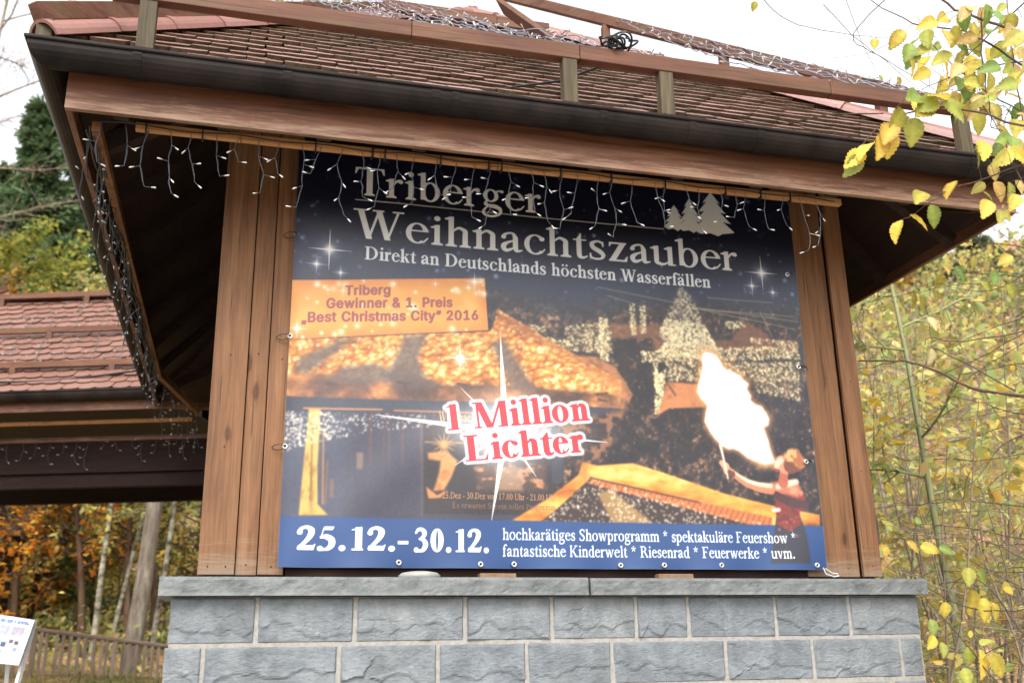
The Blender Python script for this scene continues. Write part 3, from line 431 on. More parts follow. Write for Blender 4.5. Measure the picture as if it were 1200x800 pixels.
    lay(poly([(146.7, 152.6), (169.3, 144.4), (187.2, 141.2), (174.4, 165.9), (163.1, 173.3), (148.5, 173.8)], 3)*.8, (52, 40, 42)); lay(poly([(146.7, 152.6), (169.3, 144.4), (187.2, 141.2), (174.4, 165.9), (163.1, 173.3), (148.5, 173.8)], 3)*sm(.5, .65, n2)*.8, (160, 106, 72))
    sp = poly([(-1.0, 150.6), (73.3, 149.1), (73.3, 155.6), (46.3, 159.0), (11.7, 167.0), (0.0, 171.8)], 1); specks(sp, 330, .45, (244, 230, 210), 61); specks(sp*(U < 25), 190, .5, (244, 230, 200), 62)
    specks(poly([(73.3, 149.6), (144.3, 150.3), (139.2, 157.7), (73.3, 158.4)], 1), 50, .6, (240, 220, 190), 63)
    # bright low roof in the lower right
    low = poly([(116.4, 205.5), (138.3, 192.5), (157.0, 178.7), (159.8, 171.6), (168.1, 173.2), (189.1, 171.1), (205.6, 175.4), (243.6, 186.8), (272.2, 192.9), (301.6, 197.7), (300.8, 204.0), (271.0, 204.5), (167.7, 181.2), (138.0, 202.0), (132.2, 206.6)], 1)
    lt = .55+1.3*(vnoise(U*.5+V*.8, V*1.5-U*.2, 12, 81, 5)-.5)+.3*(n2-.5)-.25*sm(196, 204, V)*sm(200, 300, U)
    layc(low, cmap(np.clip(lt, 0, 1), [(0, (140, 72, 28)), (.3, (206, 120, 44)), (.55, (238, 162, 66)), (.8, (250, 196, 104)), (1, (255, 224, 156))])); lay(seg((159.7, 173.4), (160.9, 180.4), 2.4, 2, 3)*.5, (170, 100, 54))
    gab = poly([(134.1, 206.1), (163.8, 180.3), (271.0, 204.5), (270.8, 206.4), (134.1, 208.3)], .8); lay(gab, (56, 42, 40)); lay(poly([(167.4, 188.6), (175.4, 185.6), (201.2, 205.5), (176.4, 205.9)], 2)*.8, (176, 140, 84))
    raf = poly([(162.7, 183.2), (164.8, 180.3), (271.5, 199.7), (270.9, 205.4), (263.0, 205.1)], .6); lay(raf, (198, 112, 62)); lay(raf*(np.sin(U*1.75+V) > .86)*.7, (96, 52, 36))
    lay(seg((163.8, 179.9), (227.5, 192.0), .5)*.8, (66, 44, 40)); specks(gab, 520, .5, (255, 240, 214), 82)
    # flame
    fl = [(140, 40), (172, 52), (195, 80), (200, 98), (215, 112), (225, 108), (242, 124), (262, 130), (275, 148), (290, 160), (286, 180), (300, 205), (298, 224), (320, 240), (338, 246), (355, 270), (366, 292), (360, 312), (346, 322), (352, 344), (360, 370), (370, 405), (384, 448), (350, 455), (318, 442), (290, 430), (262, 405), (240, 396), (222, 398), (200, 385), (176, 360), (160, 340), (142, 300), (144, 270), (150, 240), (128, 215), (112, 190), (118, 160), (124, 140), (132, 90), (128, 62)]
    K = [((213.2, 99.4)), ((325.9, 92.1)), ((204.8, 225.6)), ((309.2, 225.0))]
    def bil(x, y):
        a, b = x/615., y/800.; c = [np.array(k) for k in K]
        return tuple((c[0]*(1-a)+c[1]*a)*(1-b)+(c[2]*(1-a)+c[3]*a)*b)
    f = poly([bil(*q) for q in fl], 7); lay(poly([bil(*q) for q in fl], 16)*.5, (120, 76, 50)); lay(np.clip(f*1.5, 0, 1)*.9*(f < .98), (236, 160, 84)); f = poly([bil(x+3*math.sin(i*2.3), y) for i, (x, y) in enumerate(fl)], 1.6); lay(f, (255, 255, 255))
    lay(poly([bil(*q) for q in ((300, 425), (390, 440), (392, 470), (330, 470))], 6)*.7, (222, 166, 110)); ff = poly([bil(*q) for q in fl], 2.4); layc(ff, cmap(np.clip(ff*.5+.9*(vnoise(U, V, 9, 97, 4)-.2), 0, 1), [(0, (255, 232, 196)), (.35, (246, 244, 246)), (.7, (226, 236, 252)), (1, (240, 246, 255))]))
    # blue band
    blue = sm(203.7, 204.1, V); lay(blue, (34, 70, 124)); lay(blue*sm(.3, .8, n3)*.4, (44, 84, 142))
    # fire breather
    sk, skl, skd = (198, 124, 92), (250, 214, 182), (104, 54, 42)
    def body(pts, w, c, soft=.5): lay(sausage([bil(*p) for p in pts], w, soft), c)
    lay(poly([bil(*q) for q in ((392, 640), (480, 640), (502, 700), (520, 800), (372, 800), (382, 720))], .8), (48, 50, 64))
    lay(poly([bil(*q) for q in ((372, 522), (420, 515), (468, 514), (498, 575), (502, 612), (478, 622), (482, 668), (440, 690), (396, 668), (390, 620), (388, 575))], .8), (122, 44, 38))
    tor = poly([bil(*q) for q in ((372, 522), (420, 515), (468, 514), (498, 575), (478, 622), (440, 690), (396, 668), (390, 600))], 1); lay(tor*sm(.5, .62, n2)*.6, (180, 84, 66)); lay(tor*sm(.55, .7, vnoise(U, V, 5, 90))*.7, (92, 30, 32))
    shd = poly([bil(*q) for q in ((374, 522), (420, 513), (468, 514), (492, 560), (470, 574), (430, 562), (390, 572))], 2); lay(shd, (186, 112, 84)); lay(shd*sm(.5, .66, n2)*.6, (232, 166, 128)); body([(400, 535), (440, 524), (466, 518)], [1.4, 1.8, 1.6], skl, 1.5)
    body([(370, 548), (405, 572), (450, 592), (500, 600)], [1.6, 2.4, 2.8, 2.2], (70, 40, 46)); body([(382, 618), (402, 616)], [1.1, 1.1], (236, 206, 196))
    body([(372, 545), (330, 538), (290, 525), (258, 504), (234, 484), (212, 462)], [3, 2.6, 2.3, 2, 1.7, 1.6], sk); body([(372, 532), (330, 527), (290, 515), (258, 495), (236, 478)], [1.3, 1.2, 1., .8, .6], skl, 1.2)
    body([(198, 450), (212, 462), (214, 482)], [1.6, 2.3, 1.5], (226, 160, 124)); body([(236, 490), (226, 486)], [1.8, 1.8], skd)
    body([(220, 506), (206, 440), (194, 388)], [.5, .6, .9], (232, 214, 196))
    body([(418, 522), (420, 495), (424, 470)], [3.2, 2.8, 3], (176, 96, 74)); body([(424, 462), (414, 450)], [4.6, 4.2], (222, 142, 112)); body([(392, 470), (398, 452), (410, 442)], [1.3, 1.8, 1.5], (250, 200, 170), 1.)
    body([(388, 474), (396, 478)], [.8, 1], (150, 70, 60)); body([(446, 462), (462, 452)], [4.6, 5.2], (116, 66, 48))
    hr = sausage([bil(434, 428), bil(460, 425), bil(480, 448)], [2.8, 4.2, 3.8], 1.5); lay(hr, (168, 102, 62)); lay(hr*sm(.5, .65, vnoise(U, V, 2, 92)), (232, 176, 116)); body([(440, 410), (456, 416)], [1.2, 1.6], (226, 170, 112), 1.5)
    specks(poly([bil(*q) for q in ((395, 640), (480, 640), (490, 720), (400, 720))], 1), 16, .6, (200, 110, 100), 93)
    for _ in range(3):
        col[:] = (col+np.roll(col, 1, 0)+np.roll(col, -1, 0)+np.roll(col, 1, 1)+np.roll(col, -1, 1))/5
    gr = (vnoise(U, V, 1.3, 101, 2)-.5)[..., None]*12*(blue < .5)[..., None]*(col < 235); col[:] = np.clip(col+gr, 0, 255)
    # the prize plate
    q = [(-1, 79.3), (105.6, 69.1), (107.3, 99.6), (-1, 111.9)]; m = poly(q, .5); mi = poly(q, 14)
    lay(m, (222, 112, 50)); lay(m*mi*.9, (240, 172, 78)); lay(m*mi*sm(.45, .8, n1)*.5, (248, 196, 108))
    specks(m*mi, 40, 1.5, (255, 246, 214), 95)
    for T in sans_tris:
        lay(T, (158, 78, 78))
    # fir emblem
    def fir(cx, top, bot, w):
        h = bot-top; p = [(cx, top)]
        lv = ((.22, .40, .3), (.42, .60, .5), (.62, .82, .75), (.86, 1.05, 1.))
        rp = []
        for y0, o, y1 in ((.27, .42, .22), (.5, .66, .45), (.73, .86, .68), (.93, 1., .95)): rp += [(cx+w*o*.5, top+h*y0), (cx+w*o*.28, top+h*(y0-.03))]
        rp = rp[:-1]
        p += rp+[(cx+w*.2, bot*.985+top*.015), (cx+w*.1, bot+1.2), (cx-w*.08, bot-.4), (cx-w*.3, bot+.5)]
        p += [(2*cx-a, b) for a, b in rp[::-1]]
        return poly(p, .4)
    for a in ((224.6, 11.5, 27.6, 15), (234.8, 6.2, 27.8, 17), (249.6, .4, 28.6, 28)): lay(fir(*a), (242, 243, 242))
    # writing
    def text(s, u0, u1, vb, em, st, th, c, rot=0., halo=None, track=0., mask=None):
        nat = sum(ADV[x] for x in s)-.1; sx = (u1-u0)/nat
        ca, sa = math.cos(rot), math.sin(rot); SS = 3; out = np.zeros(U.shape); px = -.05*1.
        for ch in s:
            a = ADV[ch]
            if ch != ' ':
                bx = [px-.12, px+a+.2]; cs = [(u0+ca*sx*x+sa*em*y, vb+sa*sx*x-ca*em*y) for x in bx for y in (-.26, .75)]
                i0, i1 = max(int(min(p[0] for p in cs)/BSTEP), 0), min(int(max(p[0] for p in cs)/BSTEP)+2, nu)
                j0, j1 = max(int(min(p[1] for p in cs)/BSTEP), 0), min(int(max(p[1] for p in cs)/BSTEP)+2, nv)
                if i1 > i0 and j1 > j0:
                    o = (np.arange(SS)+.5)/SS-.5
                    uu = ((np.arange(i0, i1)[:, None]+o[None])*BSTEP).ravel()*BW/((nu-1)*BSTEP); vv = ((np.arange(j0, j1)[:, None]+o[None])*BSTEP).ravel()*BH/((nv-1)*BSTEP)
                    A, B = np.meshgrid(uu-u0, vv-vb)
                    X = (ca*A+sa*B)/sx-px; Y = -(ca*B-sa*A)/em
                    g = glyph(ch, X, Y, st, th).reshape(j1-j0, SS, i1-i0, SS).mean((1, 3))
                    out[j0:j1, i0:i1] = np.maximum(out[j0:j1, i0:i1], g)
            px += a
        if halo:
            h = out.copy(); n = int(halo[0]/BSTEP)
            for dj in range(-n, n+1):
                for di in range(-n, n+1):
                    if di*di+dj*dj <= n*n: h = np.maximum(h, np.roll(np.roll(out, dj, 0), di, 1))
            for _ in range(3): h = (h+np.roll(h, 1, 0)+np.roll(h, -1, 0)+np.roll(h, 1, 1)+np.roll(h, -1, 1))/5
            lay(h*halo[2], halo[1])
        lay(out, c)
    ttl = (178, 176, 166)
    lay(seg((32, 28.7), (216.8, 28.1), .34), (200, 198, 190))
    text("Triberger", 32.2, 138.9, 25.6, 25.5, .1, .036, (255, 255, 255))
    text("Weihnachtszauber", 32.4, 262.4, 51.6, 26.2, .1, .036, (232, 233, 234))
    text("Direkt an Deutschlands höchsten Wasserfällen", 38.3, 244.3, 63.8, 11.4, .125, .046, (232, 236, 240))
    text("25.12.-", 9.6, 64., 220., 17.2, .155, .045, (255, 255, 255)); text("30.12.", 68., 106.4, 220.4, 17.2, .155, .045, (255, 255, 255))
    text("hochkarätiges Showprogramm * spektakuläre Feuershow *", 114.3, 284.6, 213.9, 8.9, .095, .045, (240, 244, 250))
    text("fantastische Kinderwelt * Riesenrad * Feuerwerke * uvm.", 114.3, 282.8, 222.4, 8.9, .095, .045, (240, 244, 250))
    text("25.Dez - 30.Dez von 17.00 Uhr - 21.00 Uhr", *(81.8, 194.2)[:1], *(143.5, 192.8)[:1], (112.4, 193.1)[1], 5., .1, .05, (190, 132, 86)); text("Es erwartet Sie ein tolles Programm", *(87.2, 198.9)[:1], *(143.4, 197.8)[:1], (112.4, 198.0)[1], 4.4, .1, .05, (128, 88, 66)); text("Weihnacht", *(79.7, 151.6)[:1], *(101.1, 150.7)[:1], (87.1, 152.3)[1], 8, .1, .04, (206, 160, 104))
    # sparkles and the great star
    for c, L, s in (((18.9, 59.8), 15, 1), ((12.4, 68.8), 8, .9), ((25.3, 72.7), 6, .85), ((279.3, 51.5), 14, 1), ((272.1, 60.4), 8, .8), ((285.5, 63.7), 6, .8), ((99.7, 71.6), 8, 1), ((96.2, 75.4), 4, .8), ((3.7, 105.7), 7, 1), ((91.3, 116.9), 11, 1), ((77.4, 74.9), 4, .6), ((102.6, 77.5), 3, .7), ((18.9, 83.0), 3.5, .6), ((27.0, 82.9), 4, .7), ((8.3, 88.7), 3, .4)): sparkle(c, L, s)
    c = np.array((116.2, 157.1)); glow(gauss(c, 17)*.9); glow(np.exp(-((U-c[0])/34)**2-((V-c[1])/12)**2)*.75)
    for b, w in (((114.1, 100.8), 2.4), ((108.1, 203.9), 2.2), ((46.1, 150.3), 2.2), ((174.6, 160.1), 1.9), ((91.8, 133.7), 1), ((132.9, 180.3), 1.2), ((88.5, 175.6), 1.2)): glow(seg(c, b, w, .1, .5)*.92)
    text("1 Million", *(83.4, 157.0)[:1], *(164.4, 153.8)[:1], (83.4, 157.5)[1], 21.5, .16, .045, (206, 52, 64), math.radians(-6.5), (1.7, (246, 248, 255), .95))
    text("Lichter", *(95.0, 173.6)[:1], *(160.3, 171.5)[:1], (95.0, 173.6)[1], 21, .16, .045, (206, 52, 64), math.radians(-6.5), (1.7, (246, 248, 255), .95))
    # pale hem
    lay(np.clip(1-np.minimum(np.minimum(U, BW-U), BH-V)/.5, 0, 1)*.3, (150, 160, 180))
    return np.clip(col, 0, 255)/255.
# ------------------------------------------------------------------ materials of the pavilion
M = {}
M['post'] = wood('pine_cladding', dim(112, 75, 47), dim(142, 100, 66), dim(158, 117, 81), (1, 1, .05), True, .65, None, .3, .3, (1.99, 2.3, dim(150, 134, 114)))
M['fascia'] = wood('weathered_fascia', dim(86, 49, 31), dim(122, 77, 51), dim(140, 99, 73), (.05, .3, 1), False, .6, None, 0, .3, (4.036, 4.20, dim(180, 150, 126)))
M['fascia_side'] = wood('weathered_fascia_side', dim(100, 66, 52), dim(134, 94, 74), dim(152, 114, 94), (.3, .05, 1), False, .6, None, 0)
M['batten'] = wood('pale_batten', srgb(150, 108, 68), srgb(172, 126, 82), srgb(184, 140, 96), (.05, 1, 1), False)
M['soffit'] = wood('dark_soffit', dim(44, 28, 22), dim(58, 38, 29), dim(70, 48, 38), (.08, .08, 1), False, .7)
M['darkwood'] = wood('dark_stained_wood', dim(30, 18, 14), dim(42, 26, 20), dim(54, 34, 27), (.06, .5, 1), False, .7, None, .2, .12)
M['rail'] = wood('red_brown_rail', dim(92, 56, 42), dim(120, 78, 58), dim(134, 96, 74), (.05, .3, 1), False, .7, dim(96, 84, 52))
M['railpost'] = wood('green_grey_post', dim(72, 62, 46), dim(98, 88, 66), dim(124, 112, 86), (1, 1, .06), False, .8)
M['gutter'] = plain('dark_copper_gutter', dim(40, 32, 29), .5, .13, .0, .75, 4)
M['black'] = plain('black_rubber', dim(22, 22, 24), .5)
M['wire'] = plain('grey_clear_wire', srgb(66, 69, 76), .35, .6)
M['wire_dark'] = plain('dark_wire', dim(44, 46, 48), .45)
M['bulb'] = plain('milky_bulb', srgb(166, 166, 164), .25, .6, 0, .05)
M['steel'] = plain('zinc_eyelet', srgb(190, 190, 188), .3, .6, .6, .1)
M['mortar'] = plain('grey_mortar', dim(168, 164, 156), .9, .2, 0, .25, 40)
m, t, b = mat('split_slate_stone', .62, .35)
g = t.nodes.new('ShaderNodeNewGeometry'); v = coords(t)
n1 = noise(t, v, 7, 8, .7, .5); n2 = noise(t, coords(t, (1, 1, 2.2)), 28, 6, .7)
c = ramp(t, n1, [(.3, dim(106, 111, 116)), (.5, dim(130, 136, 141)), (.68, dim(150, 155, 158))])
c = mix(t, .5, c, ramp(t, n2, [(.3, (.66, .68, .7)), (.62, (1.08, 1.08, 1.08))]), 'MULTIPLY')
c = mix(t, .5, c, ramp(t, g.outputs['Random Per Island'], [(0, (.78, .8, .84)), (.5, (1, 1, 1)), (1, (1.12, 1.1, 1.04))]), 'MULTIPLY')
st_ = noise(t, coords(t, (3, 3, .35)), 3.2, 5, .65); c = mix(t, .45, c, ramp(t, st_, [(.34, (.66, .66, .62)), (.56, (1.04, 1.04, 1.04))]), 'MULTIPLY'); ms_ = noise(t, coords(t), 3.7, 7, .75); c = mix(t, ramp(t, ms_, [(.62, (0, 0, 0)), (.74, (.45, .45, .45))]), c, dim(112, 112, 88))
n4 = noise(t, coords(t, (1, 1, .6)), 5.5, 9, .78, 1.2); c = mix(t, ramp(t, n4, [(.64, (0, 0, 0)), (.74, (.75, .75, .75))]), c, dim(205, 206, 206))
t.links.new(c, b.inputs['Base Color']); bump(t, b, n2, .8, .012); M['stone'] = m
m, t, b = mat('coping_stone', .6, .35); v = coords(t, (1, 1, 1)); n1 = noise(t, v, 9, 8, .7); n2 = noise(t, coords(t, (1, 1, 1.6)), 34, 6, .7)
c = ramp(t, n1, [(.3, dim(92, 96, 97)), (.5, dim(114, 118, 118)), (.7, dim(130, 133, 132))]); c = mix(t, .5, c, ramp(t, n2, [(.3, (.6, .62, .62)), (.6, (1.1, 1.1, 1.1))]), 'MULTIPLY')
t.links.new(c, b.inputs['Base Color']); bump(t, b, n2, .5, .01); M['coping'] = m
def tilemat(name, moss, pal=((146, 100, 86), (178, 124, 110), (194, 144, 134), (138, 102, 92)), ro=.34):
    m, t, b = mat(name, ro, .8); g = t.nodes.new('ShaderNodeNewGeometry')
    c = ramp(t, g.outputs['Random Per Island'], [(i/3, dim(*q)) for i, q in enumerate(pal)])
    n = noise(t, coords(t), 9, 6, .7)
    c = mix(t, ramp(t, n, [(.62-moss*.2, (0, 0, 0)), (.72-moss*.1, (moss,)*3)]), c, dim(104, 100, 60))
    n3 = noise(t, coords(t), 40, 4); c = mix(t, .6, c, ramp(t, n3, [(.3, (.72, .7, .7)), (.7, (1.1, 1.1, 1.1))]), 'MULTIPLY')
    t.links.new(c, b.inputs['Base Color']); bump(t, b, n3, .2, .004); return m
M['tile'] = tilemat('red_clay_tile', .6); M['tile_clean'] = tilemat('red_clay_tile_clean', .2, ((122, 76, 60), (136, 88, 70), (142, 96, 78), (128, 82, 66)), .6); M['ridge'] = tilemat('ridge_clay_tile', .3, ((138, 82, 68), (152, 98, 84), (160, 108, 96), (140, 88, 76)), .5)

M['tile_edge'] = plain('mossy_tile_edge', dim(92, 78, 60), .9, .2, 0, .5, 30)
# ------------------------------------------------------------------ pieces shared by both roofs
def tiles(A, B, APX, w=.18, exp=.15, L=.3, th=.021, lift=.03, seed=1, top=None):
    """beaver-tail tiles on the triangle or trapezium A-B (eave) up to APX (one point) or top=(P, Q)"""
    A, B = np.array(A, float), np.array(B, float)
    P, Q = (np.array(APX, float),)*2 if top is None else (np.array(top[0], float), np.array(top[1], float))
    ax = (B-A)/np.linalg.norm(B-A); m0 = (P+Q)/2-(A+B)/2; up = m0-ax*(m0@ax); hgt = np.linalg.norm(up); up /= hgt; nz = np.cross(ax, up); nz = nz if nz[2] > 0 else -nz
    r = np.random.RandomState(seed); V = []; F = []
    rows = int(hgt/exp); n_arc = 6
    prof = [(-.5, .0)]+[(-.5*math.cos(math.pi*k/n_arc), -.42*math.sin(math.pi*k/n_arc)) for k in range(1, n_arc)]+[(.5, 0)]
    for i in range(rows+1):
        f = i*exp/hgt; a = A+(P-A)*min(f, 1); e = B+(Q-B)*min(f, 1); x0, x1 = (a-A)@ax, (e-A)@ax
        k0 = math.floor(x0/w)-1; k1 = math.ceil(x1/w)+1
        for k in range(k0, k1+1):
            xc = (k+(.5 if i % 2 else 0))*w+r.normal(0, .003)
            if xc < x0-.05 or xc > x1+.05: continue
            dy = r.normal(0, .004); dz = r.normal(0, .0025); tw = r.normal(0, .012)
            o = A+ax*xc+up*(i*exp+dy)+nz*(lift+dz)
            base = len(V); ww = w*.97
            top_y = min(L, max((hgt-i*exp)+.02, .05))
            ring = [(px*ww, .06+py*w*.5) for px, py in prof]+[(.5*ww, top_y), (-.5*ww, top_y)]
            for h in (0, -th):
                for (x, y) in ring:
                    fy = min(max((i*exp+y-.06)/hgt, 0), 1); lo, hi = ((A+(P-A)*fy)-A)@ax, ((B+(Q-B)*fy)-A)@ax; x = min(max(x, lo-xc), hi-xc)
                    V.append(o+ax*x+up*(y-.06)+nz*(h-y*.11+x*tw))
            n = len(ring)
            F.append([base+q for q in range(n)])
            for q in range(n): F.append([base+q, base+n+q, base+n+(q+1) % n, base+(q+1) % n])
    mb = MB(); mb.v = [tuple(q) for q in V]; mb.f = [tuple(q) for q in F]
    return mb
def ridge_tiles(a, b, r0=.095, L=.42, n=8, seed=0):
    """overlapping half-round caps from a (low end) to b"""
    a, b = Vector(a), Vector(b); d = b-a; L_ = d.length; d.normalize(); side = d.cross(Vector((0, 0, 1))).normalized(); up = side.cross(d)
    mb = MB(); k = int(L_/L); rr = random.Random(seed)
    for i in range(k+1):
        s0 = i*L-.0; s1 = min((i+1)*L+.05, L_+.05)
        base = len(mb.v); j = rr.uniform(-.006, .006)
        for s, rad in ((s0, r0*1.05), (s0+.035, r0*1.05), (s0+.04, r0*.99), (s1, r0*.95)):
            for sh in (0, -.014):
                for q in range(n+1):
                    t = math.pi*q/n; mb.v.append(tuple(a+d*s+side*(math.cos(t)*(rad+sh)+j)+up*(math.sin(t)*(rad+sh)-.02)))
        w = n+1
        for lv in range(3):
            for q in range(n):
                o = base+lv*2*w+q; mb.f.append((o, o+1, o+1+2*w, o+2*w)); p = o+w; mb.f.append((p, p+2*w, p+1+2*w, p+1))
        for q in range(n):
            mb.f.append((base+q, base+w+q, base+w+q+1, base+q+1))
            o = base+6*w; mb.f.append((o+q, o+q+1, o+w+q+1, o+w+q))
        for lv in range(3):
            for q in (0, n):
                o = base+lv*2*w+q; mb.f.append((o, o+2*w, o+3*w, o+w))
    return mb
def loop_profile(x0, x1, y0, y1, prof, sides=(0, 1, 2, 3)):
    """sweep (inset, z) profile along the edges of a rectangle, mitred"""
    mb = MB()
    def cs(d): return [(x0+d, y0+d), (x1-d, y0+d), (x1-d, y1-d), (x0+d, y1-d)]
    n = len(prof)
    for s in sides:
        base = len(mb.v)
        for k in (s, (s+1) % 4):
            for d, z in prof: x, y = cs(d)[k]; mb.v.append((x, y, z))
        for i in range(n): mb.f.append((base+i, base+(i+1) % n, base+n+(i+1) % n, base+n+i))
    return mb
def gutter_profile(z, r=.078, t=.005):
    out = [(r-r*math.cos(a), z-r*1.25*math.sin(a)) for a in np.linspace(0, math.pi, 13)]
    inn = [(r-(r-t)*math.cos(a), z-(r*1.25-t)*math.sin(a)) for a in np.linspace(math.pi, 0, 13)]
    bead = [(.002+.013*math.cos(a), z+.006+.013*math.sin(a)) for a in np.linspace(-.3, math.pi+.9, 9)]
    return out+inn+bead

# ------------------------------------------------------------------ the pavilion
GX0, GX1, GY0, GY1, GZ = -1.25, 4.292, -.883, 5.449, 4.282
APEX = (1.52, 2.28, 7.0)
pav = thing('timber_pavilion', 'timber kiosk on a grey stone plinth under a red tiled hip roof, carrying the banner', 'pavilion', (1.52, 2.28, 0))
# stone plinth: real blocks with split faces, laid in two visible courses and more below
PX0, PX1, PY = -.485, 3.53, -.14
mb = MB()
def stone_block(mb, x0, x1, z0, z1, y, seed, depth=.05):
    nx, nz = (44, 26) if z1 > 1.44 else (14, 8); r = np.random.RandomState(seed)
    X, Z = np.meshgrid(np.linspace(0, 1, nx), np.linspace(0, 1, nz))
    X = X+.0; xx, zz = x0+X*(x1-x0), z0+Z*(z1-z0)
    e = np.minimum(np.minimum(X, 1-X)*(x1-x0), np.minimum(Z, 1-Z)*(z1-z0))
    b = np.clip(e/.010, 0, 1)**.5
    # split faces: tilted facets, each a chip of its own, strongest in the lower half
    wx, wz = xx+.05*(vnoise(xx+40, zz+40, .12, seed % 50, 3)-.5), zz+.05*(vnoise(xx+70, zz+40, .12, 9+seed % 50, 3)-.5)
    f1 = np.full(xx.shape, 9.); D1 = np.zeros(xx.shape)
    for k in range(16):
        cx, cz, tx, tz, dd = x0+r.rand()*(x1-x0), z0+r.rand()*(z1-z0), r.normal(0, .07), r.normal(-.02, .12), r.rand()*.008
        q = (wx-cx)**2+((wz-cz)*1.8)**2; kk = q < f1; f1 = np.where(kk, q, f1); D1 = np.where(kk, dd+tx*(wx-cx)+tz*(wz-cz), D1)
    cr = .3+.2*(vnoise(xx+20+seed, zz*0+9, .16, 3+seed % 40, 3)-.5)*4
    ledge = np.clip((cr-Z)*14, 0, 1)
    D = (.008+D1*(.12+.6*(1-Z)**2)+.007*vnoise(xx+40+seed*3.1, zz*1.5+40, .13, seed % 50, 6, .66)-.008*ledge)*b
    D = np.maximum(D, .0065*np.clip(e/.004, 0, 1))
    jx = (vnoise(xx+9, zz+30, .05, seed+5, 3)-.5)*.009*(e < .001); jz = (vnoise(xx+19, zz+50, .05, seed+6, 3)-.5)*.009*(e < .001)
    base = len(mb.v)
    for j in range(nz):
        for i in range(nx): mb.v.append((xx[j, i]+jx[j, i], y-D[j, i], zz[j, i]+jz[j, i]))
    for j in range(nz-1):
        for i in range(nx-1): q = base+j*nx+i; mb.f.append((q, q+1, q+nx+1, q+nx))
    ed = [base+i for i in range(nx)]+[base+j*nx+nx-1 for j in range(1, nz)]+[base+(nz-1)*nx+i for i in range(nx-2, -1, -1)]+[base+j*nx for j in range(nz-2, 0, -1)]
    b2 = len(mb.v)
    for q in ed: x, yy, z = mb.v[q]; mb.v.append((x, y+depth, z))
    n = len(ed)
    for i in range(n): mb.f.append((ed[i], b2+i, b2+(i+1) % n, ed[(i+1) % n]))
rows = [(1.666, 1.877, [-.485, -.086, .376, .921, 1.37, 1.829, 2.122, 2.632, 3.085, 3.531]),
        (1.447, 1.653, [-.494, -.319, .305, .784, 1.234, 1.686, 2.323, 2.835, 3.383, 3.518]),
        (1.225, 1.432, [-.49, .05, .55, 1.0, 1.5, 1.95, 2.45, 2.8, 3.3, 3.52])]
for k in range(5): z = 1.207-.225*k; rows.append((z-.207, z, [-.49]+[-.25+.47*i+(.2 if k % 2 else 0) for i in range(8)]+[3.52]))
for ri, (z0, z1, xs) in enumerate(rows):
    for i in range(len(xs)-1): stone_block(mb, xs[i]+.006, xs[i+1]-.006, z0, z1, PY, ri*20+i+3)
plinth = mb.build('plinth_wall', M['stone'], pav)
MB().box((PX0+.012, PY-.003, 0), (PX1-.012, 4.6, 1.878)).build('mortar_core', M['mortar'], pav)
# coping slabs with a hewn front edge
def slab(x0, x1, y0, y1, z0, z1, seed):
    mb = MB(); nx, nz = 90, 7; xs = np.linspace(x0, x1, nx); zs = np.linspace(z0, z1, nz); X, Z = np.meshgrid(xs, zs)
    D = .016*vnoise(X+30, Z*1.8+20, .07, seed, 4, .6)+.006*vnoise(X+30, Z, .4, seed+1, 2); D[0] += .004; D[-1] -= .006
    b = len(mb.v)
    for j in range(nz):
        for i in range(nx): mb.v.append((X[j, i], y0-D[j, i]+.016, Z[j, i]))
    for j in range(nz-1):
        for i in range(nx-1): q = b+j*nx+i; mb.f.append((q, q+1, q+nx+1, q+nx))
    c = len(mb.v); mb.v += [(x0, y1, z0), (x1, y1, z0), (x1, y1, z1), (x0, y1, z1)]
    top = [b+(nz-1)*nx+i for i in range(nx)]; bot = [b+i for i in range(nx)]; lef = [b+j*nx for j in range(nz)]; rig = [b+j*nx+nx-1 for j in range(nz)]
    mb.f += [tuple(top)+(c+2, c+3), tuple(reversed(bot))+(c, c+1), tuple(lef)+(c+3, c), tuple(reversed(rig))+(c+1, c+2), (c, c+3, c+2, c+1)]
    return mb
slab(-.533, 1.553, -.21, .3, 1.882, 1.969, 31).build('coping_slab', M['coping'], pav)
slab(1.565, 3.56, -.21, .3, 1.882, 1.967, 37).build('coping_slab', M['coping'], pav)
MB().box((-.5, .302, 1.88), (3.53, 4.6, 1.96)).build('floor_deck', M['darkwood'], pav)
# timber walls and the cladding boards either side of the banner
mb = MB()
for (a, c) in (((-.34, .02, 1.975), (3.38, .06, 4.75)), ((-.34, .06, 1.96), (-.30, 4.5, 5.0)), ((3.34, .06, 1.96), (3.38, 4.5, 5.0)), ((-.34, 4.5, 1.96), (3.38, 4.54, 5.0))): mb.box(a, c)
mb.build('timber_wall', M['darkwood'], pav)
for x0, x1, y in ((-.372, -.203, -.022), (-.199, -.098, -.005), (-.094, .03, -.028), (2.93, 3.125, -.02), (3.13, 3.275, -.003), (3.285, 3.405, -.03)):
    MB().box((x0, y, 1.99), (x1, y+.024, 4.72)).build('cladding_board', M['post'], pav, .003)
for x, zz in ((-.33, 2.03), (-.245, 2.03), (-.15, 2.04), (-.03, 2.03), (-.29, 3.1), (-.15, 3.12), (-.03, 3.09), (3.0, 2.05), (3.2, 2.04), (3.345, 2.05), (3.345, 3.15), (3.2, 3.17), (-.29, 2.62), (3.345, 2.6)):
    MB().lathe((0, 0, 0), [(.0005, .002), (.003, .0015), (.0038, 0)], 8).build('nail', M['gutter'], None).parent = pav
    q = bpy.context.scene.collection.objects[-1] if False else [o for o in pav.children if o.name.startswith('nail')][-1]; q.rotation_euler = (math.pi/2, 0, 0); q.location = Vector((x, -.0305 if x in (-.03, 3.345) else -.0245 if x in (-.33, -.245, -.29) else -.0225 if x == 3.0 else -.0075 if x == -.15 else -.0055, zz))-pav.location
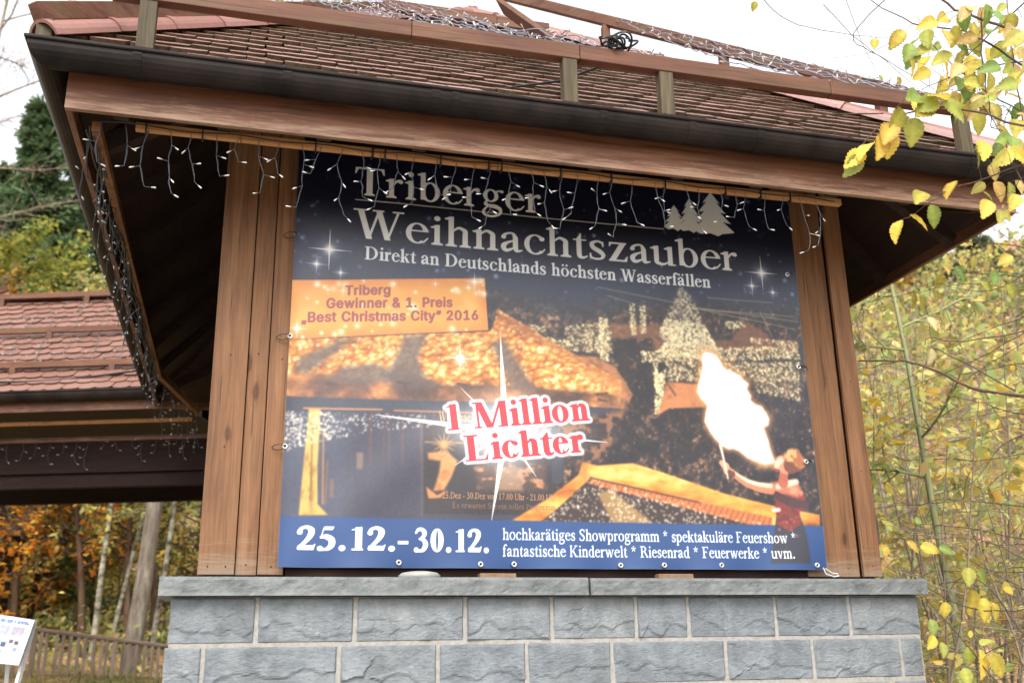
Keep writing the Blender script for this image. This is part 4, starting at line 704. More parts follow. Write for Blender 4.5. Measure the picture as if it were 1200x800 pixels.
MB().box((-.376, .004, 1.99), (-.346, .5, 4.72)).build('cladding_board', M['post'], pav, .003)
MB().box((3.384, .004, 1.99), (3.408, .5, 4.72)).build('cladding_board', M['post'], pav, .003)
MB().box((.04, -.03, 1.969), (2.92, .015, 2.06)).build('sill_beam', M['darkwood'], pav)
# eaves
loop_profile(GX0, GX1, GY0, GY1, gutter_profile(GZ)).build('gutter', M['gutter'], pav)
FZ0, FZ1, FD = 4.036, 4.232, .16
mb = MB()
mb.box((GX0+FD, GY0+FD, FZ0), (GX1-FD, GY0+FD+.03, FZ1)); mb.build('fascia_board', M['fascia'], pav, .004)
for x in (GX0+FD, GX1-FD-.03): MB().box((x, GY0+FD+.033, FZ0), (x+.03, GY1-FD-.033, FZ1)).build('fascia_board', M['fascia_side'], pav, .004)
MB().box((GX0+FD, GY1-FD-.03, FZ0), (GX1-FD, GY1-FD, FZ1)).build('fascia_board', M['fascia'], pav, .004)
sl_f = (APEX[2]-4.31)/(APEX[1]-GY0-.05); sl_s = (APEX[2]-4.31)/(APEX[0]-GX0-.05)
e = .19; zs = 4.12                          # underside boarding, following the roof
c4 = [(GX0+e, GY0+e, zs), (GX1-e, GY0+e, zs), (GX1-e, GY1-e, zs), (GX0+e, GY1-e, zs)]; ap = (APEX[0], APEX[1], APEX[2]-.2)
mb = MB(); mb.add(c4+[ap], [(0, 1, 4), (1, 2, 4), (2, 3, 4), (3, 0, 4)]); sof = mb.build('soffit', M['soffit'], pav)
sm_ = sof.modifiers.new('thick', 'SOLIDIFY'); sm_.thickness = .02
def soff_z(x, y):
    fx = min(x-c4[0][0], c4[1][0]-x)/(APEX[0]-c4[0][0]); fy = min(y-c4[0][1], c4[2][1]-y)/(APEX[1]-c4[0][1])
    return zs+(ap[2]-zs)*min(fx, fy)
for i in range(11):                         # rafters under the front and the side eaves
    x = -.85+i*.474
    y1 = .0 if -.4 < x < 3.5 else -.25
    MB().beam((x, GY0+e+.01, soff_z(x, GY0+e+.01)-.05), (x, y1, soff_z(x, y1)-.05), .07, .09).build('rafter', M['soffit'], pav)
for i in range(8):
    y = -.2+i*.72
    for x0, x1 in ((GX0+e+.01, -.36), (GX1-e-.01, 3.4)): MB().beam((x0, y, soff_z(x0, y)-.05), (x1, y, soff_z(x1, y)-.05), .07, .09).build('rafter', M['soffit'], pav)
# batten under the rafters that carries the fairy lights
xs = [-.79, -.30, .35, 1.0, 1.63, 2.52, 3.03]
for a, c in zip(xs[:-1], xs[1:]): MB().box((a+.002, -.615, 4.022), (c-.002, -.585, 4.060)).build('batten', M['batten'], pav, .002)
for x in (-.74, -.48, .061, .342, .408, .695, .949, 1.019, 1.342, 1.627, 1.94, 2.3, 2.515, 2.7): MB().box((x-.0035, -.62, 4.008), (x+.0035, -.58, 4.064)).build('cable_tie', M['black'], pav)
ys = [-.60, .9, 2.2, 3.9]
for a, c in zip(ys[:-1], ys[1:]): MB().box((-.985, a+.002, 4.0), (-.945, c-.002, 4.05)).build('batten', M['post'], pav, .002)
MB().beam((-.965, 3.9, 4.02), (-.66, 5.3, 4.0), .045, .06).build('valley_rafter', M['post'], pav)
# tile roof: a boarded deck with real tiles on the faces
cz = 4.30; E4 = [(GX0+.05, GY0+.05, cz), (GX1-.05, GY0+.05, cz), (GX1-.05, GY1-.05, cz), (GX0+.05, GY1-.05, cz)]
mb = MB(); mb.add([(x, y, z-.01) for x, y, z in E4]+[(APEX[0], APEX[1], APEX[2]-.01)], [(0, 1, 4), (1, 2, 4), (2, 3, 4), (3, 0, 4)]); mb.build('roof_deck', M['darkwood'], pav)
def lay_tiles(mb, mt, parent):
    o = mb.build('tile_roof', mt, parent); o.data.materials.append(M['tile_edge'])
    o.data.polygons.foreach_set('material_index', [0 if len(f) > 4 else 1 for f in mb.f]); return o
for k in range(4): lay_tiles(tiles(E4[k], E4[(k+1) % 4], APEX, seed=k+1), M['tile'], pav)
for k in range(4):
    a = Vector(E4[k])+Vector((0, 0, .03)); c = Vector(APEX)+Vector((0, 0, .03)); ridge_tiles(a, c, .085, .42, 10, k).build('hip_ridge', M['ridge'], pav, smooth=False)
MB().lathe((APEX[0], APEX[1], APEX[2]), [(.13, -.04), (.11, .03), (.06, .06), (.001, .075)], 12).build('roof_cap', M['ridge'], pav, smooth=True)
for x in (-.78, -.1, .62, .72, 1.5, 2.0, 2.4, 3.1, 3.75):
    mb = MB(); pr = [(GY0+.078-.081*math.cos(a), GZ-.1*math.sin(a)) for a in np.linspace(-.15, 2.3, 9)]
    for i in range(len(pr)-1): mb.add([(x-.02, *pr[i]), (x+.02, *pr[i]), (x+.02, *pr[i+1]), (x-.02, *pr[i+1])], [(0, 1, 2, 3)])
    o = mb.build('gutter_strap', M['gutter'], pav); s_ = o.modifiers.new('thick', 'SOLIDIFY'); s_.thickness = .007; s_.offset = 1

# ------------------------------------------------------------------ the banner
def sans_rows():
    """bold grotesque writing of the prize plate as coverage masks on the print's grid"""
    nu, nv = int(BW/BSTEP)+1, int(BH/BSTEP)+1; out = []
    for s, a, bb, cap in (("Triberg", (28.5, 85.4), (52.4, 83.1), 5.3), ("Gewinner & 1. Preis", (18.8, 93.6), (87.0, 87.6), 5.4), ("\u201eBest Christmas City\u201c 2016", (6.2, 102.2), (101.5, 94.1), 5.4)):
        a, bb = np.array(a), np.array(bb); x = 0; loops = []
        for ch in s:
            if ch == ' ': x += 250; continue
            adv, Ls = SANS[ch]
            loops += [np.array(l, float).reshape(-1, 2)+np.array([[x, 0]]) for l in Ls]; x += adv+32
        al = np.concatenate(loops); x0, x1 = al[:, 0].min(), al[:, 0].max(); d = (bb-a)/(x1-x0)
        SS = 3; m = np.zeros((nv*SS, nu*SS), bool)
        for l in loops:
            p = (a[None]+(l[:, :1]-x0)*d[None]+np.array([[0, -cap/509.]])*l[:, 1:2])/BSTEP*SS
            i0, j0 = np.floor(p.min(0)).astype(int)-1; i1, j1 = np.ceil(p.max(0)).astype(int)+2; i0 = max(i0, 0)
            X, Y = np.meshgrid(np.arange(i0, i1)+.5, np.arange(j0, j1)+.5); r_ = np.zeros(X.shape, bool)
            for q, w in zip(p, np.roll(p, -1, 0)):
                if q[1] != w[1]: r_ ^= ((q[1] > Y) != (w[1] > Y)) & (X < (w[0]-q[0])*(Y-q[1])/(w[1]-q[1])+q[0])
            m[j0:j1, i0:i1] ^= r_
        h = m.copy()                        # embolden
        for dj in range(-3, 4):
            for di in range(-4, 5):
                if di*di*.55+dj*dj <= 9: h |= np.roll(np.roll(m, dj, 0), di, 1)
        out.append(h.reshape(nv, SS, nu, SS).mean((1, 3)))
    return out
m, t, b = mat('printed_pvc', .36, .55)
at = t.nodes.new('ShaderNodeVertexColor'); at.layer_name = 'print'; t.links.new(at.outputs[0], b.inputs['Base Color'])
bump(t, b, noise(t, coords(t), 260, 2), .06, .001); M['pvc'] = m
rgb = paint_banner(sans_rows()); nv, nu = rgb.shape[:2]
lin = np.where(rgb <= .0405, rgb/12.92, ((rgb+.055)/1.055)**2.4)*.58
uu, vv = np.meshgrid(np.linspace(0, BW/100, nu), np.linspace(0, BH/100, nv))
s_ = lambda x: np.clip(x, 0, 1)
# shallow sag between the eyelets, a soft roll along the bottom hem
hem = np.exp(-(BH/100-vv)/.13)
wav = .010*np.sin(uu*2.1+.4)*np.sin(vv*1.5)+.005*np.sin(vv*3.1+uu*2.4)+.008*np.cos(uu*2*np.pi/.47+.8*np.sin(uu*3))*hem+.003*np.sin((uu*.9+vv)*11+1.5*np.sin(uu*2))*np.exp(-((uu-.5)/.5)**2-((vv-1.85)/.3)**2)
wav += .004*np.sin((uu-vv*.8)*9)*np.exp(-((uu-.12)/.25)**2)*s_((vv-.4)/.4)+.003*np.sin((uu*1.2+vv)*8)*np.exp(-((uu-2.85)/.3)**2)+.010*np.exp(-(uu/.04))+.005*(vnoise(uu*100, vv*100, 60, 5, 3)-.5)
ban = thing('christmas_market_banner', 'wide dark blue printed vinyl banner with market picture hung across the kiosk front', 'banner', (1.515, -.06, 2.02))
Vb = np.stack([uu, -.06-wav, 4.31-vv], -1).reshape(-1, 3); I = np.arange(nu*nv).reshape(nv, nu)
Fb = np.stack([I[1:, :-1], I[1:, 1:], I[:-1, 1:], I[:-1, :-1]], -1).reshape(-1, 4)
sh = np_mesh('banner_sheet', Vb, Fb, M['pvc'], ban, True)
ca = sh.data.color_attributes.new('print', 'FLOAT_COLOR', 'POINT'); ca.data.foreach_set('color', np.concatenate([lin.reshape(-1, 3), np.ones((nu*nv, 1))], 1).astype(np.float32).ravel())
def eyelet(x, y):
    mb = MB(); q = (x/100, -.064, 4.31-y/100)
    for k in range(14):
        a = 2*math.pi*k/14; c_, s2 = math.cos(a), math.sin(a)
        for rr, dy in ((.0065, 0), (.0095, -.004), (.0135, -.002), (.015, .006)): mb.v.append((q[0]+c_*rr, q[1]+dy-.005, q[2]+s2*rr))
    for k in range(14):
        for j in range(3): i0, i1 = k*4+j, ((k+1) % 14)*4+j; mb.f.append((i0, i1, i1+1, i0+1))
    e_ = mb.build('eyelet', M['steel'], ban, smooth=True)
    mb = MB(); mb.v = [(q[0]+math.cos(2*math.pi*k/10)*.0066, q[1]-.0035, q[2]+math.sin(2*math.pi*k/10)*.0066) for k in range(10)]; mb.f = [tuple(range(10))]
    mb.build('eyelet_hole', M['black'], e_)
for q in ((1.5, 226.4), (59.6, 226.0), (102.0, 226.6), (119.8, 226.5), (178.7, 226.7), (203.8, 226.5), (237.6, 226.3), (296.5, 226.0), (0.7, 168.7), (0.4, 110.2), (1.3, 52.5), (296.3, 167.2), (297.8, 110.0), (296.7, 51.1)): eyelet(*q)
for q, sx in (((0.7, 168.7), -1), ((0.4, 110.2), -1), ((1.3, 52.5), -1), ((296.3, 167.2), 1), ((297.8, 110.0), 1), ((296.7, 51.1), 1)):
    c0 = Vector((q[0]/100, -.072, 4.31-q[1]/100)); rr_ = random.Random(int(q[1])); dx = sx*rr_.uniform(.045, .07)
    MB().tube([c0+Vector((dx*.5-dx*.5*math.cos(t), -.012*math.sin(t)+.012*(1-math.cos(t)), .012*math.sin(t)+rr_.uniform(-.002, .002)-.006*math.sin(t/2))) for t in np.linspace(0, 6.28, 18)], .0022, 5, False).build('tie_cord', M['black'], ban)
# small things on the ledge under the banner
def wz(x, y): return None
lamp = MB().lathe((.70, -.075, 1.97), [(.001, .036), (.05, .035), (.09, .028), (.108, .014), (.1, .0)], 20).build('ledge_lamp', plain('grey_lamp_dish', dim(170, 170, 162), .5), None, smooth=True); tag(lamp, 'round grey lamp dish lying on the stone ledge under the banner', 'lamp')
for i, (x0, x1, lab) in enumerate(((1.01, 1.2, 'pale timber offcut on the ledge beneath the dates of the banner'), (1.99, 2.19, 'timber offcut on the ledge beneath the last words of the banner'))):
    o = MB().box((x0, -.1, 1.972), (x1, -.034, 1.997)).build('timber_offcut', M['post'], None, .003); tag(o, lab, 'wood block', 'timber offcuts on the ledge')
mb = MB(); mb.tube([(2.99, -.085, 2.035), (3.0, -.09, 2.0), (3.05, -.09, 1.985), (3.08, -.09, 1.99), (3.075, -.09, 2.002), (3.04, -.09, 2.005), (3.0, -.09, 2.03)], .004, 6)
tag(mb.build('snap_hook', M['steel'], None), 'thin metal snap hook at the lower right banner corner', 'hook')
# ------------------------------------------------------------------ timber frame for the light nets on the big roof
frm = thing('roof_light_frame', 'red-brown timber rails on short posts above the tiles of the banner kiosk roof', 'roof frame', (1.52, -.8, 4.37))
def roof_z(x, y): return 4.31+min((y-GY0-.05)*sl_f, (x-GX0-.05)*sl_s, (GX1-.05-x)*sl_s)
fr_y = -.80
for a, c in ((-.93, .5), (.503, 1.40), (1.403, 2.9), (2.903, 3.86)): MB().box((a, fr_y-.03, 4.60), (c, fr_y+.03, 4.69)).build('rail', M['rail'], frm, .004)
for x in (-.76, 1.345, 1.893, 3.773): MB().box((x-.04, fr_y-.025, roof_z(x, fr_y)-.0), (x+.04, fr_y+.035, 4.60)).build('rail_post', M['railpost'], frm, .004)
hipL = lambda f, h=.0: Vector(E4[0])*(1-f)+Vector(APEX)*f+Vector((0, 0, h))
hipR = lambda f, h=.0: Vector(E4[1])*(1-f)+Vector(APEX)*f+Vector((0, 0, h))
MB().beam(hipL(-.012, .155), hipL(.66, .12), .06, .085).build('hip_rail', M['rail'], frm, .004)
MB().beam(hipR(.12, .27), hipR(.93, .31), .06, .08).build('hip_rail', M['rail'], frm, .004)
for f in (.004, .3, .55):
    a = hipL(f, -.02); MB().box((a.x-.035, a.y-.035, a.z), (a.x+.035, a.y+.035, hipL(f, .1).z)).build('rail_post', M['railpost'], frm, .004)
for f in (.2, .45, .68):
    a = hipR(f, -.02); MB().box((a.x-.03, a.y-.03, a.z), (a.x+.03, a.y+.03, hipR(f, .24).z)).build('rail_post', M['rail'], frm, .004)
uy = .78; uz = roof_z(1.5, uy)
MB().box((.55, uy-.025, uz+.17), (1.36, uy+.025, uz+.25)).build('rail', M['rail'], frm, .004)
MB().box((1.363, uy-.025, uz+.165), (1.75, uy+.025, uz+.245)).build('rail', M['rail'], frm, .004)
for x in (.62, .98, 1.32): MB().box((x-.025, uy-.02, uz-.02), (x+.025, uy+.02, uz+.17)).build('rail_post', M['rail'], frm, .003)
MB().beam((1.33, .52, 5.86), (1.46, -.6, 4.75), .12, .03, (.1, .6, .8)).build('brace_board', M['rail'], frm, .003)

# ------------------------------------------------------------------ fairy lights
def bulb_mesh(): return MB().lathe((0, 0, 0), [(.0005, 0), (.0026, .0005), (.0026, .008), (.0038, .009), (.0038, .02), (.0026, .024), (.0005, .025)], 7)
proto_b = bulb_mesh().build('bulb', M['bulb'], None, smooth=True); BULB = proto_b.data; bpy.data.objects.remove(proto_b)
def put_bulb(parent, at, d):
    o = bpy.data.objects.new('bulb', BULB); COL.objects.link(o); o.parent = parent; o.location = Vector(at)-world_loc(parent)
    o.rotation_euler = Vector(d).to_track_quat('Z', 'Y').to_euler(); return o
def bulbs_mesh(L):
    mb = MB()
    for at, d in L:
        d = Vector(d).normalized(); q = d.to_track_quat('Z', 'Y'); base = len(mb.v); n = 6
        for r, z in ((.0025, 0), (.0046, .01), (.0046, .024), (.002, .029)):
            for j in range(n): mb.v.append(tuple(Vector(at)+q @ Vector((r*math.cos(j*math.pi/3), r*math.sin(j*math.pi/3), z))))
        for i in range(3):
            for j in range(n): mb.f.append((base+i*n+j, base+i*n+(j+1) % n, base+(i+1)*n+(j+1) % n, base+(i+1)*n+j))
        mb.f.append(tuple(base+3*n+j for j in range(n)))
    return mb
def strand(parent, x, y, z, L, r, side=(1, 0, 0), mt=None, n=None):
    """a hanging double wire with kinks, a short tail and a bulb at each kink"""
    side = Vector(side); other = side.cross(Vector((0, 0, 1)))
    n = n or max(2, int(L/.085)); p = Vector((x, y, z)); pts = [p.copy()]; bl = []; dr = r.choice((-1, 1))
    for k in range(n):
        dr = -dr if r.random() < .75 else dr
        p = p+Vector((0, 0, -L/n))+side*(dr*r.uniform(.006, .026))+other*r.uniform(-.012, .012)
        pts.append(p.copy()); sd_ = side*(dr*r.uniform(.5, 1))+Vector((0, 0, r.uniform(-.8, .25)))+other*r.uniform(-.4, .4)
        bl.append((p.copy(), sd_.normalized()))
    mb = MB(); fine = []
    for a, c in zip(pts[:-1], pts[1:]):
        for u in (0, .34, .67): fine.append(a.lerp(c, u)+side*r.uniform(-.004, .004)+other*r.uniform(-.003, .003))
    fine.append(pts[-1])
    mb.tube(fine, .0011, 4); mb.tube([q+side*(.004*math.sin(i*1.1))+other*.003 for i, q in enumerate(fine)], .0010, 4)
    bb = []
    for at, d in bl:
        e = at+d*r.uniform(.012, .035); mb.tube([at, e], .0015, 4); bb.append((e, d))
    o = mb.build('strand', mt or M['wire'], parent)
    return o, bb
r = random.Random(21)
ic = thing('icicle_lights', 'icicle fairy lights dangling from the pale batten in front of the banner top', 'fairy lights', (1.1, -.62, 4.03))
mb = MB(); pts = [(x, -.622+.004*math.sin(x*9), 4.04+.006*math.sin(x*14)) for x in np.linspace(-.95, 2.98, 90)]; mb.tube(pts, .003, 5); mb.build('feed_cable', M['wire_dark'], ic)
x = -.93
lens = [.2, .22, .3, .34, .26, .22, .14, .28]
k = 0
while x < 2.9:
    L = lens[k] if k < len(lens) else r.uniform(.16, .36)
    o, bb = strand(ic, x+r.uniform(-.012, .012), -.625, 4.035, L, r)
    for at, d in bb: put_bulb(o, at, d)
    x += .102 if x < .1 else r.uniform(.075, .118); k += 1
ic2 = thing('icicle_lights', 'dense dark tangle of icicle fairy lights along the left side eave of the kiosk', 'fairy lights', (-.98, 1.6, 4.0))
mb = MB()
for h in range(3): mb.tube([(-.99+.02*math.sin(y*5+h*2), y, 4.01-.012*h+.012*math.sin(y*7+h)) for y in np.linspace(-.6, 3.9, 60)], .005, 5)
for h in range(7):
    y0 = -.5+h*.6; mb.tube([(-.99+r.uniform(-.03, .03), y0+u*.7, 3.98-.16*math.sin(u*math.pi)+r.uniform(-.02, .02)) for u in np.linspace(0, 1, 10)], .004, 5)
mb.build('feed_cable', M['wire_dark'], ic2)
y = -.56; nb = 0; rest = []
while y < 3.9:
    o, bb = strand(ic2, -.99+r.uniform(-.03, .03), y, 4.0, r.uniform(.2, .4), r, (0, 1, 0), M['wire_dark'])
    for at, d in bb:
        if nb < 130: put_bulb(o, at, d)
        else: rest.append((at, d))
        nb += 1
    y += r.uniform(.09, .16)
for u in np.linspace(0, 1, 11):
    o, bb = strand(ic2, -.97+.3*u+r.uniform(-.03, .03), 3.9+1.3*u, 4.0, r.uniform(.3, .6), r, (.3, 1, 0), M['wire_dark']); rest += bb
b_ = bulbs_mesh(rest).build('bulb', M['bulb'], ic2); b_['kind'] = 'stuff'

def net(parent, runs, r, mt, cap=100, gap=.09, rad=.0045, twin=True):
    """light strings along given polylines with a bulb every gap"""
    cnt = 0; rest = []
    for run in runs:
        pts = []
        for a, c in zip(run[:-1], run[1:]):
            a, c = Vector(a), Vector(c); n = max(3, int((c-a).length/.06))
            for i in range(n):
                u = i/n; s_ = Vector((r.uniform(-.01, .01), r.uniform(-.01, .01), r.uniform(-.012, .008)-.02*math.sin(u*math.pi)))
                pts.append(a.lerp(c, u)+s_)
        pts.append(Vector(run[-1])); mb = MB(); mb.tube(pts, rad, 4)
        if twin: mb.tube([q+Vector((.006*math.sin(i*1.3), .006*math.cos(i*1.3), .004)) for i, q in enumerate(pts)], rad*.7, 4)
        bb = []; acc = 0
        for a, c in zip(pts[:-1], pts[1:]):
            acc += (c-a).length
            if acc > gap:
                acc = 0; d = Vector((r.uniform(-1, 1), r.uniform(-1, .4), r.uniform(-.5, 1))).normalized(); e = c+d*.015; mb.tube([c, e], .003, 4); bb.append((e, d))
        o = mb.build('light_string', mt, parent)
        for at, d in bb:
            if cnt < cap: put_bulb(o, at, d); cnt += 1
            else: rest.append((at, d))
    if rest: q = bulbs_mesh(rest).build('bulb', M['bulb'], parent); q['kind'] = 'stuff'
nw = thing('roof_light_net', 'silvery net of fairy lights strung over the rails of the big banner kiosk roof', 'light net', (1.5, -.2, 4.9))
runs = []
def hip_y(f): return hipR(f, .34)
for i in range(10):                     # slanting strings from the upper rail down to the front rail
    x0 = -.25+i*.13; runs.append([(x0, uy, uz+.26), (x0+.52+r.uniform(-.04, .04), fr_y, 4.7)])
for i in range(9):                      # and from the right hip rail down to the front rail
    f = .66-i*.06; p = hip_y(f); runs.append([p, (p.x+.1+.03*i+r.uniform(-.05, .05), fr_y, 4.7)])
runs.append([(x, fr_y+.01*math.sin(x*30), 4.71) for x in np.linspace(.1, 1.9, 30)])
runs.append([tuple(hip_y(f)) for f in np.linspace(.15, .72, 22)])
for k in range(4): runs.append([(1.0+.12*k, .2+.1*k, 5.5), (1.35+.1*k, -.3, 5.12), (1.45+.15*k, fr_y, 4.72)])
mtw = plain('silver_net_wire', dim(120, 124, 138), .35, .6)
net(nw, runs, r, mtw, 100, .15, .0036, False)
# black cable coil and trailing cable
mb = MB()
for k in range(7):
    a0 = r.uniform(0, 6); R0 = r.uniform(.03, .058); c0 = Vector((1.62+r.uniform(-.06, .06), fr_y-.03+r.uniform(-.02, .02), 4.72+r.uniform(-.02, .03)))
    mb.tube([c0+Vector((math.cos(a0+t)*R0*1.3, .03*math.sin(t*1.7+k), math.sin(a0+t)*R0*.7)) for t in np.linspace(0, 6.2, 26)], .006, 5)
tag(mb.build('cable_coil', M['black'], None), 'coil of black cable tied on the roof rail of the banner kiosk', 'cable coil')
mb = MB(); mb.tube([(.83, -.74, 4.37), (1.0, -.66, 4.46), (1.15, -.6, 4.54), (1.35, -.63, 4.58), (1.6, -.74, 4.66)], .007, 6)
tag(mb.build('power_cable', M['black'], None), 'single black cable lying slantwise across the kiosk roof tiles', 'cable')
mb = MB(); mb.tube([(2.213, -0.740, 4.344), (2.444, -0.700, 4.379), (2.690, -0.660, 4.471), (3.006, -0.620, 4.601), (3.387, -0.620, 4.657)], [.004, .006, .007, .006, .004], 5); mb.tube([(2.565, -0.680, 4.416), (2.445, -0.660, 4.444)], [.004, .002], 4)
tag(mb.build('dry_twig', M['railpost'], None), 'thin dry twig fallen on the kiosk roof tiles above the gutter', 'twig')

# ------------------------------------------------------------------ the neighbouring pavilion, turned 18 degrees
dv = Vector((-.951, .310, 0)); nv_ = Vector((.310, .951, 0)); O = Vector((-1.269, 5.497, 0))
def N(u, d, z): return tuple(O+dv*u+nv_*d+Vector((0, 0, z)))
nb_ = thing('neighbour_pavilion', 'second low timber pavilion behind the left eave, clean red tiles and open underneath', 'pavilion', N(2.5, 1.8, 1.0))
UL, UR = 4.7, -1.2                     # eave from u = -1.2 (behind the kiosk) to 4.7
RH = 1.95                              # run from eave to ridge
def gut(mb, a, b, z, r0=.075):
    a, b = Vector(a), Vector(b); ax = (b-a).normalized(); base = len(mb.v); pr = gutter_profile(z, r0); inward = Vector((-ax.y, ax.x, 0)); inward = inward if inward.dot(nv_) > 0 else -inward
    for p in (a, b):
        for d, zz in pr: q = p+inward*d; mb.v.append((q.x, q.y, zz))
    n = len(pr)
    for i in range(n): mb.f.append((base+i, base+(i+1) % n, base+n+(i+1) % n, base+n+i))
mb = MB(); gut(mb, N(UL, 0, 0), N(UR, 0, 0), 4.28); mb.build('gutter', M['gutter'], nb_)
ea = Vector(N(UL-.1, .06, 4.31)); eb = Vector(N(UR, .06, 4.31)); r0 = Vector(N(2.75, RH, 6.02)); r1 = Vector(N(UR, RH, 6.02))
bk = [Vector(N(UR, 2*RH, 4.31)), Vector(N(UL-.1, 2*RH, 4.31))]
mb = MB(); mb.add([tuple(q-Vector((0, 0, .012))) for q in (ea, eb, r1, r0, bk[0], bk[1])], [(0, 1, 2, 3), (3, 2, 4, 5), (0, 3, 5)]); mb.build('roof_deck', M['darkwood'], nb_)
lay_tiles(tiles(eb, ea, None, seed=9, top=(r1, r0)), M['tile_clean'], nb_); lay_tiles(tiles(ea, bk[1], r0, seed=10), M['tile_clean'], nb_)
ridge_tiles(r0, r1, .1, .36, 8, 8).build('ridge_cap', M['ridge'], nb_); ridge_tiles(ea+Vector((0, 0, .04)), r0+Vector((0, 0, .03)), .1, .36, 8, 9).build('hip_ridge', M['ridge'], nb_)
def nbeam(u0, u1, d, z0, z1, w, nm, mt):
    MB().beam(N(u0, d, (z0+z1)/2), N(u1, d, (z0+z1)/2), w, z1-z0).build(nm, mt, nb_, .003)
nbeam(UL-.2, -.2, .15, 4.10, 4.24, .03, 'fascia_board', M['fascia_side']); nbeam(UL-.2, -.4, .42, 4.02, 4.06, .03, 'batten', M['batten'])
nbeam(UL-.2, -.9, .70, 3.89, 3.94, .05, 'batten', M['fascia_side']); nbeam(UL-.2, -.9, .74, 3.55, 3.885, .06, 'beam', M['darkwood']); nbeam(UL-.2, -.9, .80, 3.40, 3.545, .1, 'beam', M['darkwood'])
nbeam(UL-.2, -.9, 2*RH-.7, 3.6, 4.0, .1, 'beam', M['darkwood'])
mb = MB(); mb.add([N(UL-.15, .17, 4.2), N(-.3, .17, 4.2), N(-.3, 2*RH-.17, 4.2), N(UL-.15, 2*RH-.17, 4.2)], [(0, 1, 2, 3)]); o = mb.build('soffit', M['soffit'], nb_); o.modifiers.new('thick', 'SOLIDIFY').thickness = .02
for u in (UL-.6, -.75):
    for d in (.75, 2*RH-.75):
        a = N(u, d, 0); MB().box((a[0]-.08, a[1]-.08, .5), (a[0]+.08, a[1]+.08, 3.95)).build('roof_post', M['post'], nb_, .005)
# its light frame, net and icicles
f2 = thing('roof_light_frame', 'timber light rails over the clean red tiles of the second, farther pavilion', 'roof frame', N(1.5, .4, 4.7))
sl2 = (6.02-4.31)/(RH-.06)
def nz(d): return 4.31+(d-.06)*sl2
for d, h in ((.36, .1), (1.02, .12), (1.80, .14)):
    u1 = 4.45-d*.95
    MB().beam(N(u1, d, nz(d)+h), N(UR+.2, d, nz(d)+h), .05, .07).build('rail', M['rail'], f2, .003)
    for u in np.arange(UR+.6, u1, 1.1): a = N(u, d, 0); MB().box((a[0]-.03, a[1]-.03, nz(d)-.02), (a[0]+.03, a[1]+.03, nz(d)+h)).build('rail_post', M['rail'], f2)
MB().beam(tuple(ea.lerp(r0, .1)+Vector((0, 0, .2))), tuple(r0+Vector((0, 0, .19))), .06, .07).build('hip_rail', M['rail'], f2)
n2 = thing('roof_light_net', 'criss-cross fairy light net over the second pavilion roof', 'light net', N(1.2, .9, 5.2))
runs = []
for i in range(13):
    u = -.2+i*.32
    for dd in (.55, -.55):
        q = [(u+dd*k/6, .36+k*.24) for k in range(7)]
        runs.append([N(a, d, nz(d)+.06) for a, d in q if a < 4.1-d*1.2])
runs = [q for q in runs if len(q) > 1]
net(n2, runs, r, plain('grey_net_wire', dim(120, 116, 112), .5, .3), 100, .16, .0028, False)
i3 = thing('icicle_lights', 'short icicle fairy lights under the eave beam of the second pavilion', 'fairy lights', N(1.5, .66, 3.9))
mb = MB(); mb.tube([N(u, .655, 3.93+.008*math.sin(u*9)) for u in np.linspace(4.2, -.8, 40)], .004, 5); mb.build('feed_cable', M['wire_dark'], i3)
rest = []; cnt = 0
for u in np.arange(-.4, 3.2, .15):
    o, bb = strand(i3, *N(u, .65, 3.93), r.uniform(.1, .36), r, tuple(dv), M['wire'])
    for at, d in bb:
        if cnt < 100: put_bulb(o, at, d); cnt += 1
        else: rest.append((at, d))
if rest: q = bulbs_mesh(rest).build('bulb', M['bulb'], i3); q['kind'] = 'stuff'
mb = MB(); mb.tube([N(u, .16-.0+.06*math.sin(u*2.2), nz(.2)+.05+.05*math.sin(u*1.7+2)) for u in np.linspace(3.2, -.1, 30)], .012, 6)
tag(mb.build('power_cable', M['black'], None), 'black cable drooping along the lower tiles of the second pavilion', 'cable')
# far roof at the left edge
hut = thing('far_hut', 'small far hut with a red tiled roof corner peeking in at the left frame edge', 'hut', (-5.6, 15.6, 1.5))
qa, qb, qc, qd = (-4.0, 14.5, 3.72), (-6.8, 13.8, 3.72), (-7.4, 16.4, 5.2), (-5.0, 16.4, 5.2)
lay_tiles(tiles(qb, qa, None, seed=20, top=(qc, qd)), M['tile_clean'], hut); lay_tiles(tiles(qa, (-3.5, 18, 3.72), qd, seed=22), M['tile_clean'], hut)
mb = MB(); mb.add([qa, qb, qc, qd, (-3.5, 18, 3.72)], [(0, 1, 2, 3), (0, 3, 4)]); mb.build('roof_deck', M['darkwood'], hut)
mb = MB(); gut(mb, (-6.9, 13.7, 0), (-3.93, 14.43, 0), 3.72); mb.build('gutter', M['gutter'], hut)
MB().beam((-6.8, 14.0, 3.5), (-4.15, 14.65, 3.5), .05, .22).build('fascia_board', M['darkwood'], hut); MB().box((-6.8, 14.8, 1.2), (-4.6, 17.5, 3.6)).build('hut_wall', M['darkwood'], hut)

